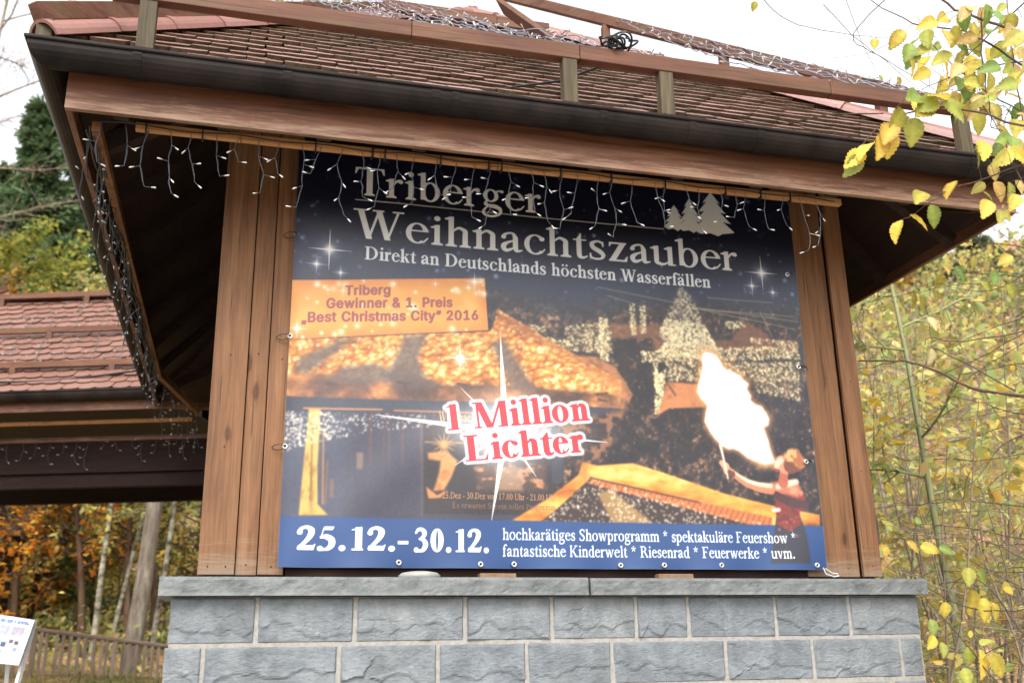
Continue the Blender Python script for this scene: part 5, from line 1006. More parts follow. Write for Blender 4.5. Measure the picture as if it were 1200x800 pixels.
# ------------------------------------------------------------------ fence, far fence, notice board
M['fence'] = wood('grey_brown_picket', srgb(112, 96, 82), srgb(140, 124, 110), srgb(160, 144, 130), (1, 1, .08), False, .8, None, .35)
M['fence_rail'] = wood('grey_brown_rail', srgb(92, 76, 64), srgb(118, 100, 86), srgb(138, 120, 106), (.06, .3, 1), False, .8)
fa, fb = Vector((-3.04, 11.55, 2.06)), Vector((-1.15, 11.76, 1.79))
fd = (fb-fa)/(fb-fa).length; A_ = fa-fd*1.2; B_ = fb+fd*1.6; Lf = (B_-A_).length
fen = thing('picket_fence', 'grey-brown wooden picket fence with a round top rail at the forest edge', 'fence', tuple((A_+B_)/2-Vector((0, 0, .9))))
MB().tube([A_, A_.lerp(B_, .33), A_.lerp(B_, .66), B_], [.045, .04, .043, .04], 8).build('rail', M['fence_rail'], fen, smooth=True)
MB().beam(A_+Vector((0, .05, -.72)), B_+Vector((0, .05, -.72)), .05, .06).build('rail', M['fence_rail'], fen)
k = 0; s = .05
while s < Lf:
    p = A_+fd*s; w = .046 if k % 11 else .07; j = r.uniform(-.02, .02)
    MB().beam((p.x+j, p.y-.025, p.z-.02), (p.x+j+r.uniform(-.02, .02), p.y-.025, p.z-.9), w, .03, (0, 1, 0)).build('picket', M['fence'], fen)
    s += .105; k += 1
fe2 = thing('picket_fence', 'far short run of picket fence behind the thick trunk', 'fence', (-2.3, 18.8, 1.5))
A2, B2 = Vector((-2.6, 18.7, 2.4)), Vector((-.9, 19.6, 2.42))
MB().beam(A2, B2, .06, .07).build('rail', M['fence_rail'], fe2); MB().beam(A2-Vector((0, 0, .8)), B2-Vector((0, 0, .8)), .08, .1).build('rail', M['fence_rail'], fe2)
for i in range(19): p = A2.lerp(B2, i/18); MB().box((p.x-.03, p.y-.05, p.z-.85), (p.x+.03, p.y-.03, p.z)).build('picket', M['fence'], fe2)
# ------------------------------------------------------------------ terrain
def ground_z(x, y):
    x, y = np.asarray(x, float), np.asarray(y, float); s = lambda a, b, q: (lambda t: t*t*(3-2*t))(np.clip((q-a)/(b-a), 0, 1))
    left = .115*np.clip(y, 0, 16)+np.clip(y-16, 0, 24)*.06+np.clip(y-34, 0, 40)*.35
    k = s(3, 9, x-.35*y)
    rise = np.clip((x*.75+y*.65)-8.5, 0, None); right = np.minimum(.05*np.clip(y, 0, 9)+rise*.48, 20+rise*.1)
    return left*(1-k)+right*k+.12*np.sin(x*.9+y*.4)*s(8, 14, np.hypot(x, y))
xs = np.concatenate([np.linspace(-400, -40, 14), np.linspace(-36, 60, 90), np.linspace(66, 400, 14)]); ys = np.concatenate([np.linspace(-200, -12, 8), np.linspace(-10, 70, 84), np.linspace(76, 500, 14)])
X, Y = np.meshgrid(xs, ys); Z = np.minimum(ground_z(X, Y), 60); nx, ny = len(xs), len(ys)
I = np.arange(nx*ny).reshape(ny, nx); F = np.stack([I[:-1, :-1], I[:-1, 1:], I[1:, 1:], I[1:, :-1]], -1).reshape(-1, 4)
m, t, b = mat('forest_floor', .95, .1); v = coords(t); n1 = noise(t, v, .35, 4); n2 = noise(t, v, 5, 7, .75)
litter = ramp(t, n2, [(.32, srgb(92, 76, 56)), (.5, srgb(150, 116, 86)), (.62, srgb(186, 146, 112)), (.72, srgb(128, 128, 78))]); green = ramp(t, n2, [(.35, srgb(48, 66, 30)), (.65, srgb(92, 112, 52))])
c = mix(t, ramp(t, n1, [(.48, (0, 0, 0)), (.58, (1, 1, 1))]), litter, green); t.links.new(c, b.inputs['Base Color']); bump(t, b, n2, .6, .05)
g_ = np_mesh('ground', np.stack([X, Y, Z], -1).reshape(-1, 3), F, m, None, True); g_['kind'] = 'structure'
gm, t, b = mat('gravel_path', .9, .2); n2 = noise(t, coords(t), 60, 5); t.links.new(ramp(t, n2, [(.3, srgb(120, 116, 110)), (.7, srgb(172, 168, 160))]), b.inputs['Base Color'])
xs = np.linspace(-9, 9, 37); ys = np.linspace(-9, 2.5, 24); X, Y = np.meshgrid(xs, ys); Z = ground_z(X, Y)+.006; I = np.arange(X.size).reshape(X.shape); F = np.stack([I[:-1, :-1], I[:-1, 1:], I[1:, 1:], I[1:, :-1]], -1).reshape(-1, 4)
q = np_mesh('path', np.stack([X, Y, Z], -1).reshape(-1, 3), F, gm, None, True); q['kind'] = 'structure'
# notice board on its slanted stand
M['sign_white'] = plain('white_painted_metal', dim(232, 234, 238), .35, .5, 0, .03)
pa = [(-1.983, 3.610, 1.962), (-1.700, 3.662, 1.917), (-1.762, 3.580, 1.580), (-2.041, 3.526, 1.617)]
sg = thing('notice_board', 'white notice board with small pictures on a slanted stand at the lower left edge', 'notice board', (pa[0][0]+.1, pa[0][1], .4))
m, t, b = mat('notice_print', .35, .5); at = t.nodes.new('ShaderNodeVertexColor'); at.layer_name = 'print'; t.links.new(at.outputs[0], b.inputs['Base Color'])
nu_, nv2 = 90, 100; u, v = np.meshgrid(np.linspace(0, 1, nu_), np.linspace(0, 1, nv2)); P4 = np.array(pa); Q = (P4[0]*(1-u[..., None])+P4[1]*u[..., None])*(1-v[..., None])+(P4[3]*(1-u[..., None])+P4[2]*u[..., None])*v[..., None]
cc = np.ones((nv2, nu_, 3))*np.array((214, 224, 240.)); rs = np.random.RandomState(3)
hd = (v > .07) & (v < .14) & (u > .1) & (u < .92) & (vnoise(u*60, v*12, 2.2, 4, 2) > .46); cc[hd] = (120, 140, 180)
for cx, cy, w_, h_, c_ in ((.32, .3, .16, .1, (176, 180, 200)), (.7, .3, .15, .1, (186, 178, 196)), (.3, .5, .22, .05, (190, 205, 230)), (.62, .52, .05, .04, (110, 80, 90)), (.75, .54, .05, .04, (90, 80, 100)), (.45, .6, .06, .05, (80, 90, 130)), (.76, .68, .05, .04, (140, 150, 180)), (.4, .78, .05, .05, (130, 50, 70)), (.35, .86, .05, .04, (90, 50, 90))):
    k_ = (abs(u-cx) < w_) & (abs(v-cy) < h_); cc[k_] = np.array(c_)+(vnoise(u*40, v*40, 3, 8, 3)[k_][:, None]-.5)*70
cc[(v < .035) | (v > .965) | (u < .03) | (u > .965)] = (236, 238, 242)
I = np.arange(nu_*nv2).reshape(nv2, nu_); F = np.stack([I[1:, :-1], I[1:, 1:], I[:-1, 1:], I[:-1, :-1]], -1).reshape(-1, 4)
o = np_mesh('panel_print', (Q+np.array((0, -.008, 0))).reshape(-1, 3), F, m, sg, True); l_ = np.clip(cc, 0, 255)/255.; l_ = np.where(l_ <= .0405, l_/12.92, ((l_+.055)/1.055)**2.4)*.6
ca = o.data.color_attributes.new('print', 'FLOAT_COLOR', 'POINT'); ca.data.foreach_set('color', np.concatenate([l_.reshape(-1, 3), np.ones((nu_*nv2, 1))], 1).astype(np.float32).ravel())
bk_ = [np.array(q)+np.array((0, dy, 0)) for dy in (-.004, .03) for q in pa]; MB().add([tuple(q) for q in bk_], [(0, 3, 2, 1), (4, 5, 6, 7), (0, 1, 5, 4), (1, 2, 6, 5), (2, 3, 7, 6), (3, 0, 4, 7)]).build('panel', M['sign_white'], sg, .004)
a = Vector(pa[1])+Vector((-.01, .045, 0)); c = Vector(pa[2])+Vector((-.01, .04, 0)); e = c+(c-a)*1.9; e.z = float(ground_z(e.x, e.y))
MB().beam(a, e, .03, .03).build('stand_leg', M['sign_white'], sg); a2 = Vector(pa[0])+Vector((.02, .045, 0)); c2 = Vector(pa[3])+Vector((.02, .04, 0)); e2 = c2+(c2-a2)*1.9; e2.z = float(ground_z(e2.x, e2.y)); MB().beam(a2, e2, .03, .03).build('stand_leg', M['sign_white'], sg)
MB().beam(c.lerp(a, .5)+Vector((-.12, .0, 0)), Vector((c.x-.12, c.y+.45, float(ground_z(c.x, c.y+.45)))), .03, .03).build('stand_leg', M['sign_white'], sg)

# ------------------------------------------------------------------ leaves and trees
LEAF = (np.array([(0, 0, 0), (.28, -.25, .05), (.62, -.25, .03), (1, 0, -.12), (.62, .25, .03), (.28, .25, .05)]), [(0, 1, 2, 3), (0, 3, 4, 5)])
TRI = (np.array([(0, 0, 0), (.5, -.28, .06), (1, 0, -.1), (.5, .28, .06)]), [(0, 1, 2, 3)])
NEED = (np.array([(0, -.11, 0), (1, -.05, -.16), (1, .05, -.16), (0, .11, 0)]), [(0, 1, 2, 3)])
def cards(name, C, size, mt, parent, shape=TRI, dirs=None, flat=.5, droop=.2, rs=rng):
    C = np.asarray(C, float); n = len(C)
    if n == 0: return None
    d = rs.normal(size=(n, 3)) if dirs is None else np.asarray(dirs)+rs.normal(size=(n, 3))*.45
    d[:, 2] = d[:, 2]*(1-flat*.6)-droop; d /= np.linalg.norm(d, axis=1)[:, None]
    up = rs.normal(size=(n, 3))*.8+np.array((0, 0, 1.2*flat+.2)); s = np.cross(up, d); s /= np.linalg.norm(s, axis=1)[:, None]+1e-9; w = np.cross(d, s)
    sz = (size*(.6+.8*rs.rand(n)))[:, None, None]; T, fc = shape
    V = C[:, None]+sz*(T[None, :, :1]*d[:, None]+T[None, :, 1:2]*s[:, None]+T[None, :, 2:]*w[:, None])
    k = len(T); F = (np.arange(n)[:, None, None]*k+np.array(fc)[None]).reshape(-1, len(fc[0]))
    return np_mesh(name, V.reshape(-1, 3), F, mt, parent)
def limb(mb, p, d, L, r0, r1, rs, n=6, wob=.12, lift=0., sides=5):
    pts = [Vector(p)]; d = Vector(d).normalized(); q = Vector(p)
    for i in range(n):
        d = (d+Vector(rs.normal(0, wob, 3))+Vector((0, 0, lift))).normalized(); q = q+d*(L/n); pts.append(q.copy())
    mb.tube(pts, list(np.linspace(r0, r1, n+1)), sides, False); return pts
def tree(name, label, cat, base, H, rad, crown0, leafn, leafs, lm, bm, group=None, lean=(0, 0), limbs=22, shape='oval', seed=0, tw=4, spread=.5, trunk_r=None, leafshape=TRI, wob=.04, up=.35):
    rs = np.random.RandomState(seed); base = Vector((base[0], base[1], float(ground_z(base[0], base[1]))-.05 if len(base) < 3 else base[2]))
    t_ = thing(name, label, cat, tuple(base), group); mb = MB(); tr = trunk_r or H*.012+.03
    n = 10; tp = [base.copy()]; d = Vector((lean[0], lean[1], 1)).normalized(); q = base.copy()
    for i in range(n): d = (d+Vector(rs.normal(0, wob, 3))*Vector((1, 1, .2))).normalized(); q = q+d*(H/n); tp.append(q.copy())
    mb.tube([tp[0]-Vector((0, 0, .2))]+tp, [tr*1.35]+list(np.linspace(tr, tr*.15, n+1)), 8, False)
    tips = []; dirs = []
    for i in range(limbs):
        f = crown0+(1-crown0)*(i+rs.rand())/limbs; f = min(f, .985); k = f*n; a = tp[int(k)].lerp(tp[min(int(k)+1, n)], k-int(k))
        g = (f-crown0)/(1-crown0)
        R = rad*({'oval': math.sin(math.pi*min(.12+g*.8, 1))**.7, 'cone': 1-g*.93, 'wide': 1-.5*g}[shape])*rs.uniform(.65, 1.15)
        az = i*2.4+rs.normal(0, .4); up_ = up if shape != 'cone' else -.12-.1*(1-g)
        d = Vector((math.cos(az), math.sin(az), up_+rs.normal(0, .12)))
        pts = limb(mb, a, d, R, tr*.45*(1-f*.6), .006, rs, 6, .09 if shape != 'cone' else .04, .02 if shape != 'cone' else -.0)
        for j in range(2, 7):
            for _ in range(tw):
                d2 = (pts[j]-pts[j-1]).normalized()+Vector(rs.normal(0, .75 if shape != 'cone' else .4, 3)); L2 = R*rs.uniform(.15, .38)*(1.2-j*.1)
                pp = limb(mb, pts[j].lerp(pts[j-1], rs.rand()), d2, L2, .009, .003, rs, 3, .2, -.03, 3)
                tips += [(q_, L2*spread) for q_ in pp]; dirs += [(pp[-1]-pp[0]).normalized()]*len(pp)
    mb.build('trunk', bm, t_, smooth=True)
    if leafn:
        P_ = np.array([list(q) for q, _ in tips]); S_ = np.array([s for _, s in tips]); D_ = np.array([list(q) for q in dirs]); k = rs.choice(rs.randint(0, len(P_), max(leafn//7, 8)), leafn)
        C = P_[k]+rs.normal(size=(leafn, 3))*(S_[k]*.42)[:, None]
        cards('crown', C, np.full(leafn, leafs), lm, t_, leafshape, D_[k] if shape == 'cone' else None, .5, .25, rs)
    return t_
def barkmat(name, stops, sc=9, stretch=.25, rough=.85):
    m, t, b = mat(name, rough, .2); n = noise(t, coords(t, (1, 1, stretch), jitter=True), sc, 6, .7); t.links.new(ramp(t, n, stops), b.inputs['Base Color']); bump(t, b, n, .5, .02); return m
BK = dict(grey=barkmat('grey_bark', [(.3, srgb(66, 58, 50)), (.55, srgb(112, 102, 90)), (.7, srgb(140, 134, 122))]),
          brown=barkmat('brown_bark', [(.3, srgb(48, 36, 28)), (.6, srgb(92, 72, 56)), (.75, srgb(112, 92, 74))]),
          birch=barkmat('birch_bark', [(.36, srgb(52, 48, 40)), (.5, srgb(122, 118, 100)), (.7, srgb(168, 164, 148))], 6, 1.6),
          twig=barkmat('dark_twig', [(.3, srgb(50, 38, 32)), (.7, srgb(92, 76, 66))], 20), stem=barkmat('grey_brown_stem', [(.3, srgb(92, 80, 68)), (.7, srgb(142, 128, 112))], 20), pale=barkmat('pale_stem', [(.3, srgb(112, 104, 88)), (.7, srgb(168, 162, 144))], 10))
LM = dict(orange=leafmat('orange_leaves', [(186, 112, 38), (214, 140, 44), (224, 168, 60), (196, 150, 64), (150, 92, 40)], .55),
          rust=leafmat('rust_leaves', [(156, 96, 40), (190, 124, 48), (160, 132, 58), (130, 92, 46), (184, 150, 66)], .55),
          yellow=leafmat('yellow_leaves', [(206, 176, 72), (204, 184, 104), (190, 184, 108), (166, 172, 100), (200, 162, 84), (156, 170, 104), (176, 150, 100)], .5),
          mixed=leafmat('mixed_leaves', [(198, 186, 108), (170, 178, 108), (138, 160, 96), (184, 150, 100), (206, 198, 130), (150, 168, 108), (160, 132, 98)], .5),
          olive=leafmat('olive_leaves', [(118, 130, 62), (146, 150, 70), (168, 166, 80), (104, 118, 56), (176, 160, 72)], .5),
          green=leafmat('green_leaves', [(56, 84, 38), (78, 104, 48), (100, 120, 54), (62, 80, 36)]),
          needle=leafmat('needles', [(66, 88, 62), (84, 106, 72), (102, 120, 82), (76, 94, 60)], .25))
GF = 'trees of the autumn wood'
# left: the wood behind the fence and behind the second pavilion
tree('birch', 'slim white birch left of the thick trunk, straight', 'tree', (-2.473, 13.653, 2.003)[:2], 8., 1.9, .3, 2600, .10, LM['mixed'], BK['birch'], GF, seed=1, trunk_r=.055, wob=.02)
tree('birch', 'white birch leaning right just left of the thick grey trunk', 'tree', (-2.273, 14.179, 2.012)[:2], 8.5, 2.0, .3, 2600, .10, LM['yellow'], BK['birch'], GF, (.13, 0), seed=2, trunk_r=.045, wob=.02)
tree('beech', 'thick grey trunk of a tall tree behind the picket fence', 'tree', (-1.779, 12.720, 1.977)[:2], 15, 3.0, .5, 3800, .11, LM['olive'], BK['grey'], GF, (.05, 0), seed=3, trunk_r=.15, wob=.015)
tree('birch', 'white birch right of the thick trunk beside the stone plinth', 'tree', (-1.509, 13.243, 1.888)[:2], 8.5, 1.8, .35, 2400, .10, LM['yellow'], BK['birch'], GF, (.06, 0), seed=4, trunk_r=.05, wob=.03)
labs = ['rust-coloured young beech low behind the fence', 'orange-leaved beech deep in the left wood', 'dull green bushy tree at the back of the left wood', 'golden tree between the trunks of the left wood', 'brown-orange tree over the far hut roof', 'dark green understorey tree behind the far fence']
k = 0
for px, ds, H, R, c0, ln, lk in ((-20, 24, 6, 3.0, .12, 5200, 'yellow'), (40, 27, 8, 3.4, .1, 6500, 'rust'), (75, 23, 7, 2.6, .08, 4600, 'olive'), (118, 28, 9, 3.4, .08, 7000, 'yellow'), (165, 30, 9, 3.6, .06, 6800, 'olive'), (205, 27, 9, 3.4, .06, 6000, 'yellow'), (235, 32, 11, 4.4, .06, 6500, 'rust'), (0, 33, 9, 4.6, .1, 5500, 'olive'), (95, 36, 10, 5, .06, 6500, 'orange'), (190, 38, 11, 5, .05, 6500, 'green'), (128, 20, 6, 2.0, .25, 1500, 'orange'), (172, 19.5, 5.5, 1.6, .3, 1100, 'yellow'), (60, 20.5, 6.5, 2.2, .2, 1900, 'yellow'), (198, 21, 6, 2., .2, 1800, 'yellow'), (140, 22, 4, 2.2, .05, 2600, 'green'), (60, 21, 4.2, 2.0, .05, 3200, 'rust'), (20, 19, 3.6, 1.6, .1, 2000, 'orange'), (-60, 30, 10, 4.6, .08, 6500, 'olive'), (250, 24, 6, 2.6, .05, 3600, 'green')):
    a = math.radians(-(px-600)/-20.9+15.2-0)
    x_, y_ = (-0.1868)+ds*math.sin(a), (-5.2094)+ds*math.cos(a)
    lab = {'orange': 'orange-leaved', 'rust': 'rust-brown', 'olive': 'olive-green', 'yellow': 'golden-yellow', 'green': 'dark green'}[lk]+' '+('low bushy' if H < 8 else 'tall' if H > 13 else 'middle-height')+' tree '+('at the back of' if ds > 30 else 'inside' if ds > 24 else 'near the fence of')+' the left wood'
    tree('beech', lab, 'tree', (x_, y_), H, R, c0, int(ln*.8), .125, LM[lk], BK['brown'], 'broadleaf trees of the left wood', (rd.uniform(-.04, .04), 0), 26, 'oval', 40+k, 4, .6, .03+H*.007); k += 1
for i, (px, ds, H, lab) in enumerate(((36, 43, 20.5, 'tallest grey-green spruce above the second pavilion roof'), (82, 47, 21.5, 'spruce just left of the kiosk eave, partly behind it'), (2, 46, 17.5, 'lower spruce cut by the left frame edge'), (60, 38, 13.5, 'short spruce low between the taller ones above the second pavilion roof'))):
    a = math.radians((px-600)/20.9+15.2); tree('spruce', lab, 'tree', ((-0.1868)+ds*math.sin(a), (-5.2094)+ds*math.cos(a)), H, 4.2, .06, 34000, .5, LM['needle'], BK['brown'], 'spruces behind the second pavilion', limbs=120, shape='cone', seed=70+i, tw=4, leafshape=NEED, spread=.45, wob=.006)
for i, (px, ds, H, lab, lk) in enumerate(((-2, 30, 10.2, 'yellow-green broad tree above the second pavilion roof at the left', 'olive'), (58, 33, 9.2, 'yellowing broad tree above the second pavilion roof next to the eave', 'mixed'))):
    a = math.radians((px-600)/20.9+15.2); tree('maple', lab, 'tree', ((-0.1868)+ds*math.sin(a), (-5.2094)+ds*math.cos(a)), H, 3.8, .2, 15000, .15, LM[lk], BK['brown'], None, limbs=40, seed=80+i, spread=.7)
tree('bare_tree', 'tall bare leafless tree at the upper left corner against white sky', 'tree', ((-0.1868)+26*math.sin(math.radians(-15.6)), (-5.2094)+26*math.cos(math.radians(-15.6))), 21, 4.2, .35, 60, .07, LM['rust'], BK['stem'], limbs=34, seed=90, tw=6, up=.5, trunk_r=.09)
# right: shrubs in front of a leafy slope
GS = 'hazel shrubs to the right of the kiosk'
def shrub(label, base, H, R, stems, leafn, leafs, lm, seed, bm='stem', group=GS, shape=LEAF):
    rs = np.random.RandomState(seed); z = float(ground_z(*base[:2])); H = min(H, 1.6+.37*math.hypot(base[0]-(-0.1868), base[1]-(-5.2094))-z); t_ = thing('hazel_shrub', label, 'shrub', (base[0], base[1], z), group); mb = MB(); tips = []
    for i in range(stems):
        az = i*2.4+rs.normal(0, .5); sp = rs.uniform(.1, .75)*R/H
        p0 = Vector((base[0]+rs.normal(0, .12), base[1]+rs.normal(0, .12), z-.05)); L = H*rs.uniform(.5, 1.05)
        pts = limb(mb, p0, (math.cos(az)*sp, math.sin(az)*sp, 1), L, .007+.0022*H, .003, rs, 9, .06, -.012, 5)
        for j in range(2, 10):
            for _ in range(2):
                d = Vector((rs.normal(0, 1), rs.normal(0, 1), rs.uniform(-.1, .7))); pp = limb(mb, pts[j].lerp(pts[j-1], rs.rand()), d, R*rs.uniform(.25, .8), .004, .0015, rs, 5, .16, -.02, 3)
                tips += [q for q in pp[1:]]
                d2 = (pp[3]-pp[2]).normalized()+Vector(rs.normal(0, .6, 3)); p2 = limb(mb, pp[3], d2, R*.25, .003, .0015, rs, 3, .2, -.03, 3); tips += p2[1:]
    mb.build('stems', BK[bm], t_, smooth=True); P_ = np.array([list(q) for q in tips]); k = rs.choice(rs.randint(0, len(P_), max(leafn//5, 8)), leafn)
    cards('crown', P_[k]+rs.normal(size=(leafn, 3))*.085, np.full(leafn, leafs), lm, t_, shape, None, .4, .5, rs); return t_
sh_spec = [  # pixel column, distance, height, radius, stems, leaves, leaf size, kind, label
    (1035, 8.6, 4.2, 1.0, 5, 1054, .07, 'yellow', 'yellow-leaved hazel close against the right end of the kiosk'), (1110, 9.2, 4.6, 1.2, 5, 1190, .07, 'mixed', 'green and yellow hazel right of the stone plinth'), (1185, 8.2, 4.4, 1.1, 5, 1088, .075, 'yellow', 'tall yellow hazel at the right frame edge'),
    (1060, 11.5, 4.8, 1.5, 6, 1870, .075, 'mixed', 'pale mixed-leaf shrub behind the right end of the plinth'), (1150, 12, 5.4, 1.6, 6, 2040, .075, 'yellow', 'dense yellow shrub in the middle of the right thicket'), (1220, 11, 5.2, 1.5, 5, 1700, .075, 'mixed', 'mixed shrub half outside the right frame edge'),
    (1010, 14, 5.2, 1.7, 6, 2210, .08, 'yellow', 'yellow shrub glimpsed under the right eave corner'), (1095, 15.5, 6, 1.9, 6, 2720, .085, 'mixed', 'tall mixed shrub farther up the right slope'), (1180, 16, 6.4, 2, 6, 2720, .085, 'yellow', 'tall yellow shrub up the slope near the right edge')]
for i, (px, ds, H, R, st, ln, ls, lk, lab) in enumerate(sh_spec):
    a = math.radians(15.2)+math.atan((px-600)/1178/1.02)*1.0; shrub(lab, ((-0.1868)+ds*math.sin(a), (-5.2094)+ds*math.cos(a)), H, R, st, int(ln*.36), ls*1.45, LM[lk], 100+i)
k = 0
for px, ds, H, R, c0, ln, lk, bk in ((1000, 24, 9, 2.8, .2, 5200, 'mixed', 'pale'), (1040, 20, 10, 2.4, .25, 3600, 'yellow', 'pale'), (1085, 26, 11, 3.0, .2, 5600, 'rust', 'grey'), (1135, 19, 11, 2.2, .3, 3200, 'mixed', 'pale'), (1165, 24, 12, 3., .2, 5400, 'yellow', 'grey'), (1215, 22, 12, 3, .2, 4800, 'mixed', 'grey'), (1020, 34, 10, 3.6, .1, 6000, 'olive', 'brown'), (1080, 36, 10, 3.8, .1, 6000, 'rust', 'brown'), (1140, 34, 11, 3.8, .1, 6200, 'olive', 'brown'), (1200, 36, 11, 3.8, .1, 6000, 'rust', 'brown'), (1255, 30, 12, 3.6, .1, 4800, 'yellow', 'brown'), (1330, 22, 10, 3., .1, 6500, 'mixed', 'grey'), (1420, 26, 11, 3.4, .1, 6500, 'yellow', 'grey'), (1500, 20, 9, 3., .1, 6000, 'olive', 'brown'), (1390, 36, 12, 4, .1, 7000, 'rust', 'brown')):
    a = math.radians(15.2)+math.atan((px-600)/1178/1.02)
    lab = {'rust': 'rust-brown', 'olive': 'olive-green', 'yellow': 'golden-yellow', 'mixed': 'yellow-green'}[lk]+' '+{'pale': 'pale-stemmed', 'grey': 'grey-stemmed', 'brown': 'distant'}[bk]+' tree on the right hillside'
    H = min(H, 1.6+ds*(.30+.012*(k*5 % 7))-float(ground_z((-0.1868)+ds*math.sin(a), (-5.2094)+ds*math.cos(a))))
    if H < 1.5: continue
    tree('young_tree', lab, 'tree', ((-0.1868)+ds*math.sin(a), (-5.2094)+ds*math.cos(a)), H, R, c0, int(ln*.3), .14, LM[lk], BK[bk], 'trees on the right hillside', (rd.uniform(-.05, .05), 0), 24, 'oval', 140+k, 3, .7, .035+H*.004); k += 1
for i, (px, ds, H, lab) in enumerate(((1195, 42, 9, 'dark spruce on the hillside at the right edge'), (1120, 48, 9, 'dark spruce far up the right hillside'))):
    a = math.radians(15.2)+math.atan((px-600)/1178/1.02); tree('spruce', lab, 'tree', ((-0.1868)+ds*math.sin(a), (-5.2094)+ds*math.cos(a)), min(H, 1.6+.375*ds-float(ground_z((-0.1868)+ds*math.sin(a), (-5.2094)+ds*math.cos(a)))), 3., .1, 12000, .4, LM['needle'], BK['brown'], None, limbs=60, shape='cone', seed=170+i, tw=3, spread=.45, leafshape=NEED, wob=.006)
tree('young_tree', 'slim tree with a pale greenish trunk leaning left in the right thicket', 'tree', (4.950, 1.182, 1.124)[:2], 5.2, 1.0, .45, 160, .1, LM['mixed'], barkmat('green_pale_bark', [(.3, srgb(104, 110, 76)), (.7, srgb(150, 152, 112))], 8), None, (-.1, 0), 10, 'oval', 190, 3, .7, .042, LEAF, .012)
for i, (px, ds, H, lab) in enumerate(((1050, 7.6, 3.2, 'leafless shrub of fine twigs beside the end of the stone coping'), (1120, 7.9, 3.4, 'nearly bare twiggy shrub in front of the leaning pale trunk'), (1180, 7.4, 3.3, 'nearly bare twiggy shrub low at the right frame edge'))):
    a = math.radians(15.2)+math.atan((px-600)/1178/1.02); shrub(lab, ((-0.1868)+ds*math.sin(a), (-5.2094)+ds*math.cos(a)), H, 1.3, 5, 90, .08, LM['yellow'], 300+i, 'stem', 'twiggy shrubs to the right of the plinth')
shrub('upright hazel just outside the right frame edge whose twigs reach across the gutter', (3.356, -2.045, 2.790)[:2], 5.6, .45, 5, 140, .085, LM['yellow'], 330, 'stem', None)
# undergrowth
rs = np.random.RandomState(77); n = 16000; az = np.radians(np.concatenate([rs.uniform(28, 50, n*3//10), rs.uniform(-22, 2, n-n*3//10)])); ds = np.concatenate([rs.uniform(7, 42, n*3//10)**1., rs.uniform(14, 40, n-n*3//10)])
x_, y_ = (-0.1868)+ds*np.sin(az), (-5.2094)+ds*np.cos(az); z_ = ground_z(x_, y_)+np.abs(rs.normal(0, .35, n)); ok = ~((x_ < 4.6) & (y_ < 6) & (x_ > -1.4)) & ~((y_ < 12.4) & (x_ < 3))
q = cards('undergrowth', np.stack([x_, y_, z_], -1)[ok], np.full(ok.sum(), .13), LM['mixed'], None, LEAF, None, .6, .1, rs); q['kind'] = 'stuff'; tag(q, 'low mixed undergrowth and fallen leaves covering the wood floor', 'undergrowth')
rs = np.random.RandomState(78); n = 16000; x_ = rs.uniform(-5.5, 1.5, n); y_ = rs.uniform(6.5, 13.2, n); z_ = ground_z(x_, y_)
d_ = np.stack([rs.normal(0, .35, n), rs.normal(0, .35, n), np.ones(n)+.4], -1)
GR = (np.array([(0, -.06, 0), (.5, -.045, .02), (1, 0, .12), (.5, .045, .02), (0, .06, 0)]), [(0, 1, 2, 3, 4)])
q = cards('grass', np.stack([x_, y_, z_], -1), np.where(rs.rand(n) < .06, .13, .06), leafmat('grass_blades', [(70, 92, 40), (98, 120, 54), (128, 140, 66), (150, 150, 80)], .35), None, GR, d_, 0, 0, rs); q['kind'] = 'stuff'; tag(q, 'rough green grass at the foot of the picket fence', 'grass')

def at_view(x, y, dist):
    d = F_+R_*((x-600)/1178.)-U_*((y-400)/1178.); k = dist/math.hypot(d.x, d.y); return ((-0.1868)+d.x*k, (-5.2094)+d.y*k, 1.6+d.z*k)
# near branches at the upper right, with big half-turned leaves
lb_tone = []
def big_leaf(mb, p, d, n_, L, curl, rs):
    """a serrated, veined hazel leaf: base p, direction d, face normal n_"""
    d = Vector(d).normalized(); n_ = Vector(n_); s = n_.cross(d).normalized(); w = d.cross(s); N_ = 16; edge_ = rs.rand()**3*.6; base = len(mb.v); p = Vector(p)
    for i in range(N_+1):
        u = i/N_; half = .36*math.sin(math.pi*u**.8)**.75*(1-.15*u)+.0; tooth = .026*(1 if i % 2 else -1)*(0 < i < N_)
        z0 = -curl*u*u
        for j in (-1, -.5, 0, .5, 1):
            hh = half+(tooth if abs(j) == 1 else 0)
            mb.v.append(tuple(p+(d*u+s*(hh*j)+w*(z0+.16*abs(j)*half*2*(1 if curl >= 0 else -1)+.012*math.sin(u*22+abs(j)*3)))*L)); lb_tone.append((1.12 if j == 0 else 1-.10*abs(math.sin(u*26-abs(j)*5)))*(1-edge_*(abs(j) == 1)*rs.uniform(.4, 1))*(1-.3*edge_*u))
    for i in range(N_):
        for j in range(4): q = base+i*5+j; mb.f.append((q, q+1, q+6, q+5))
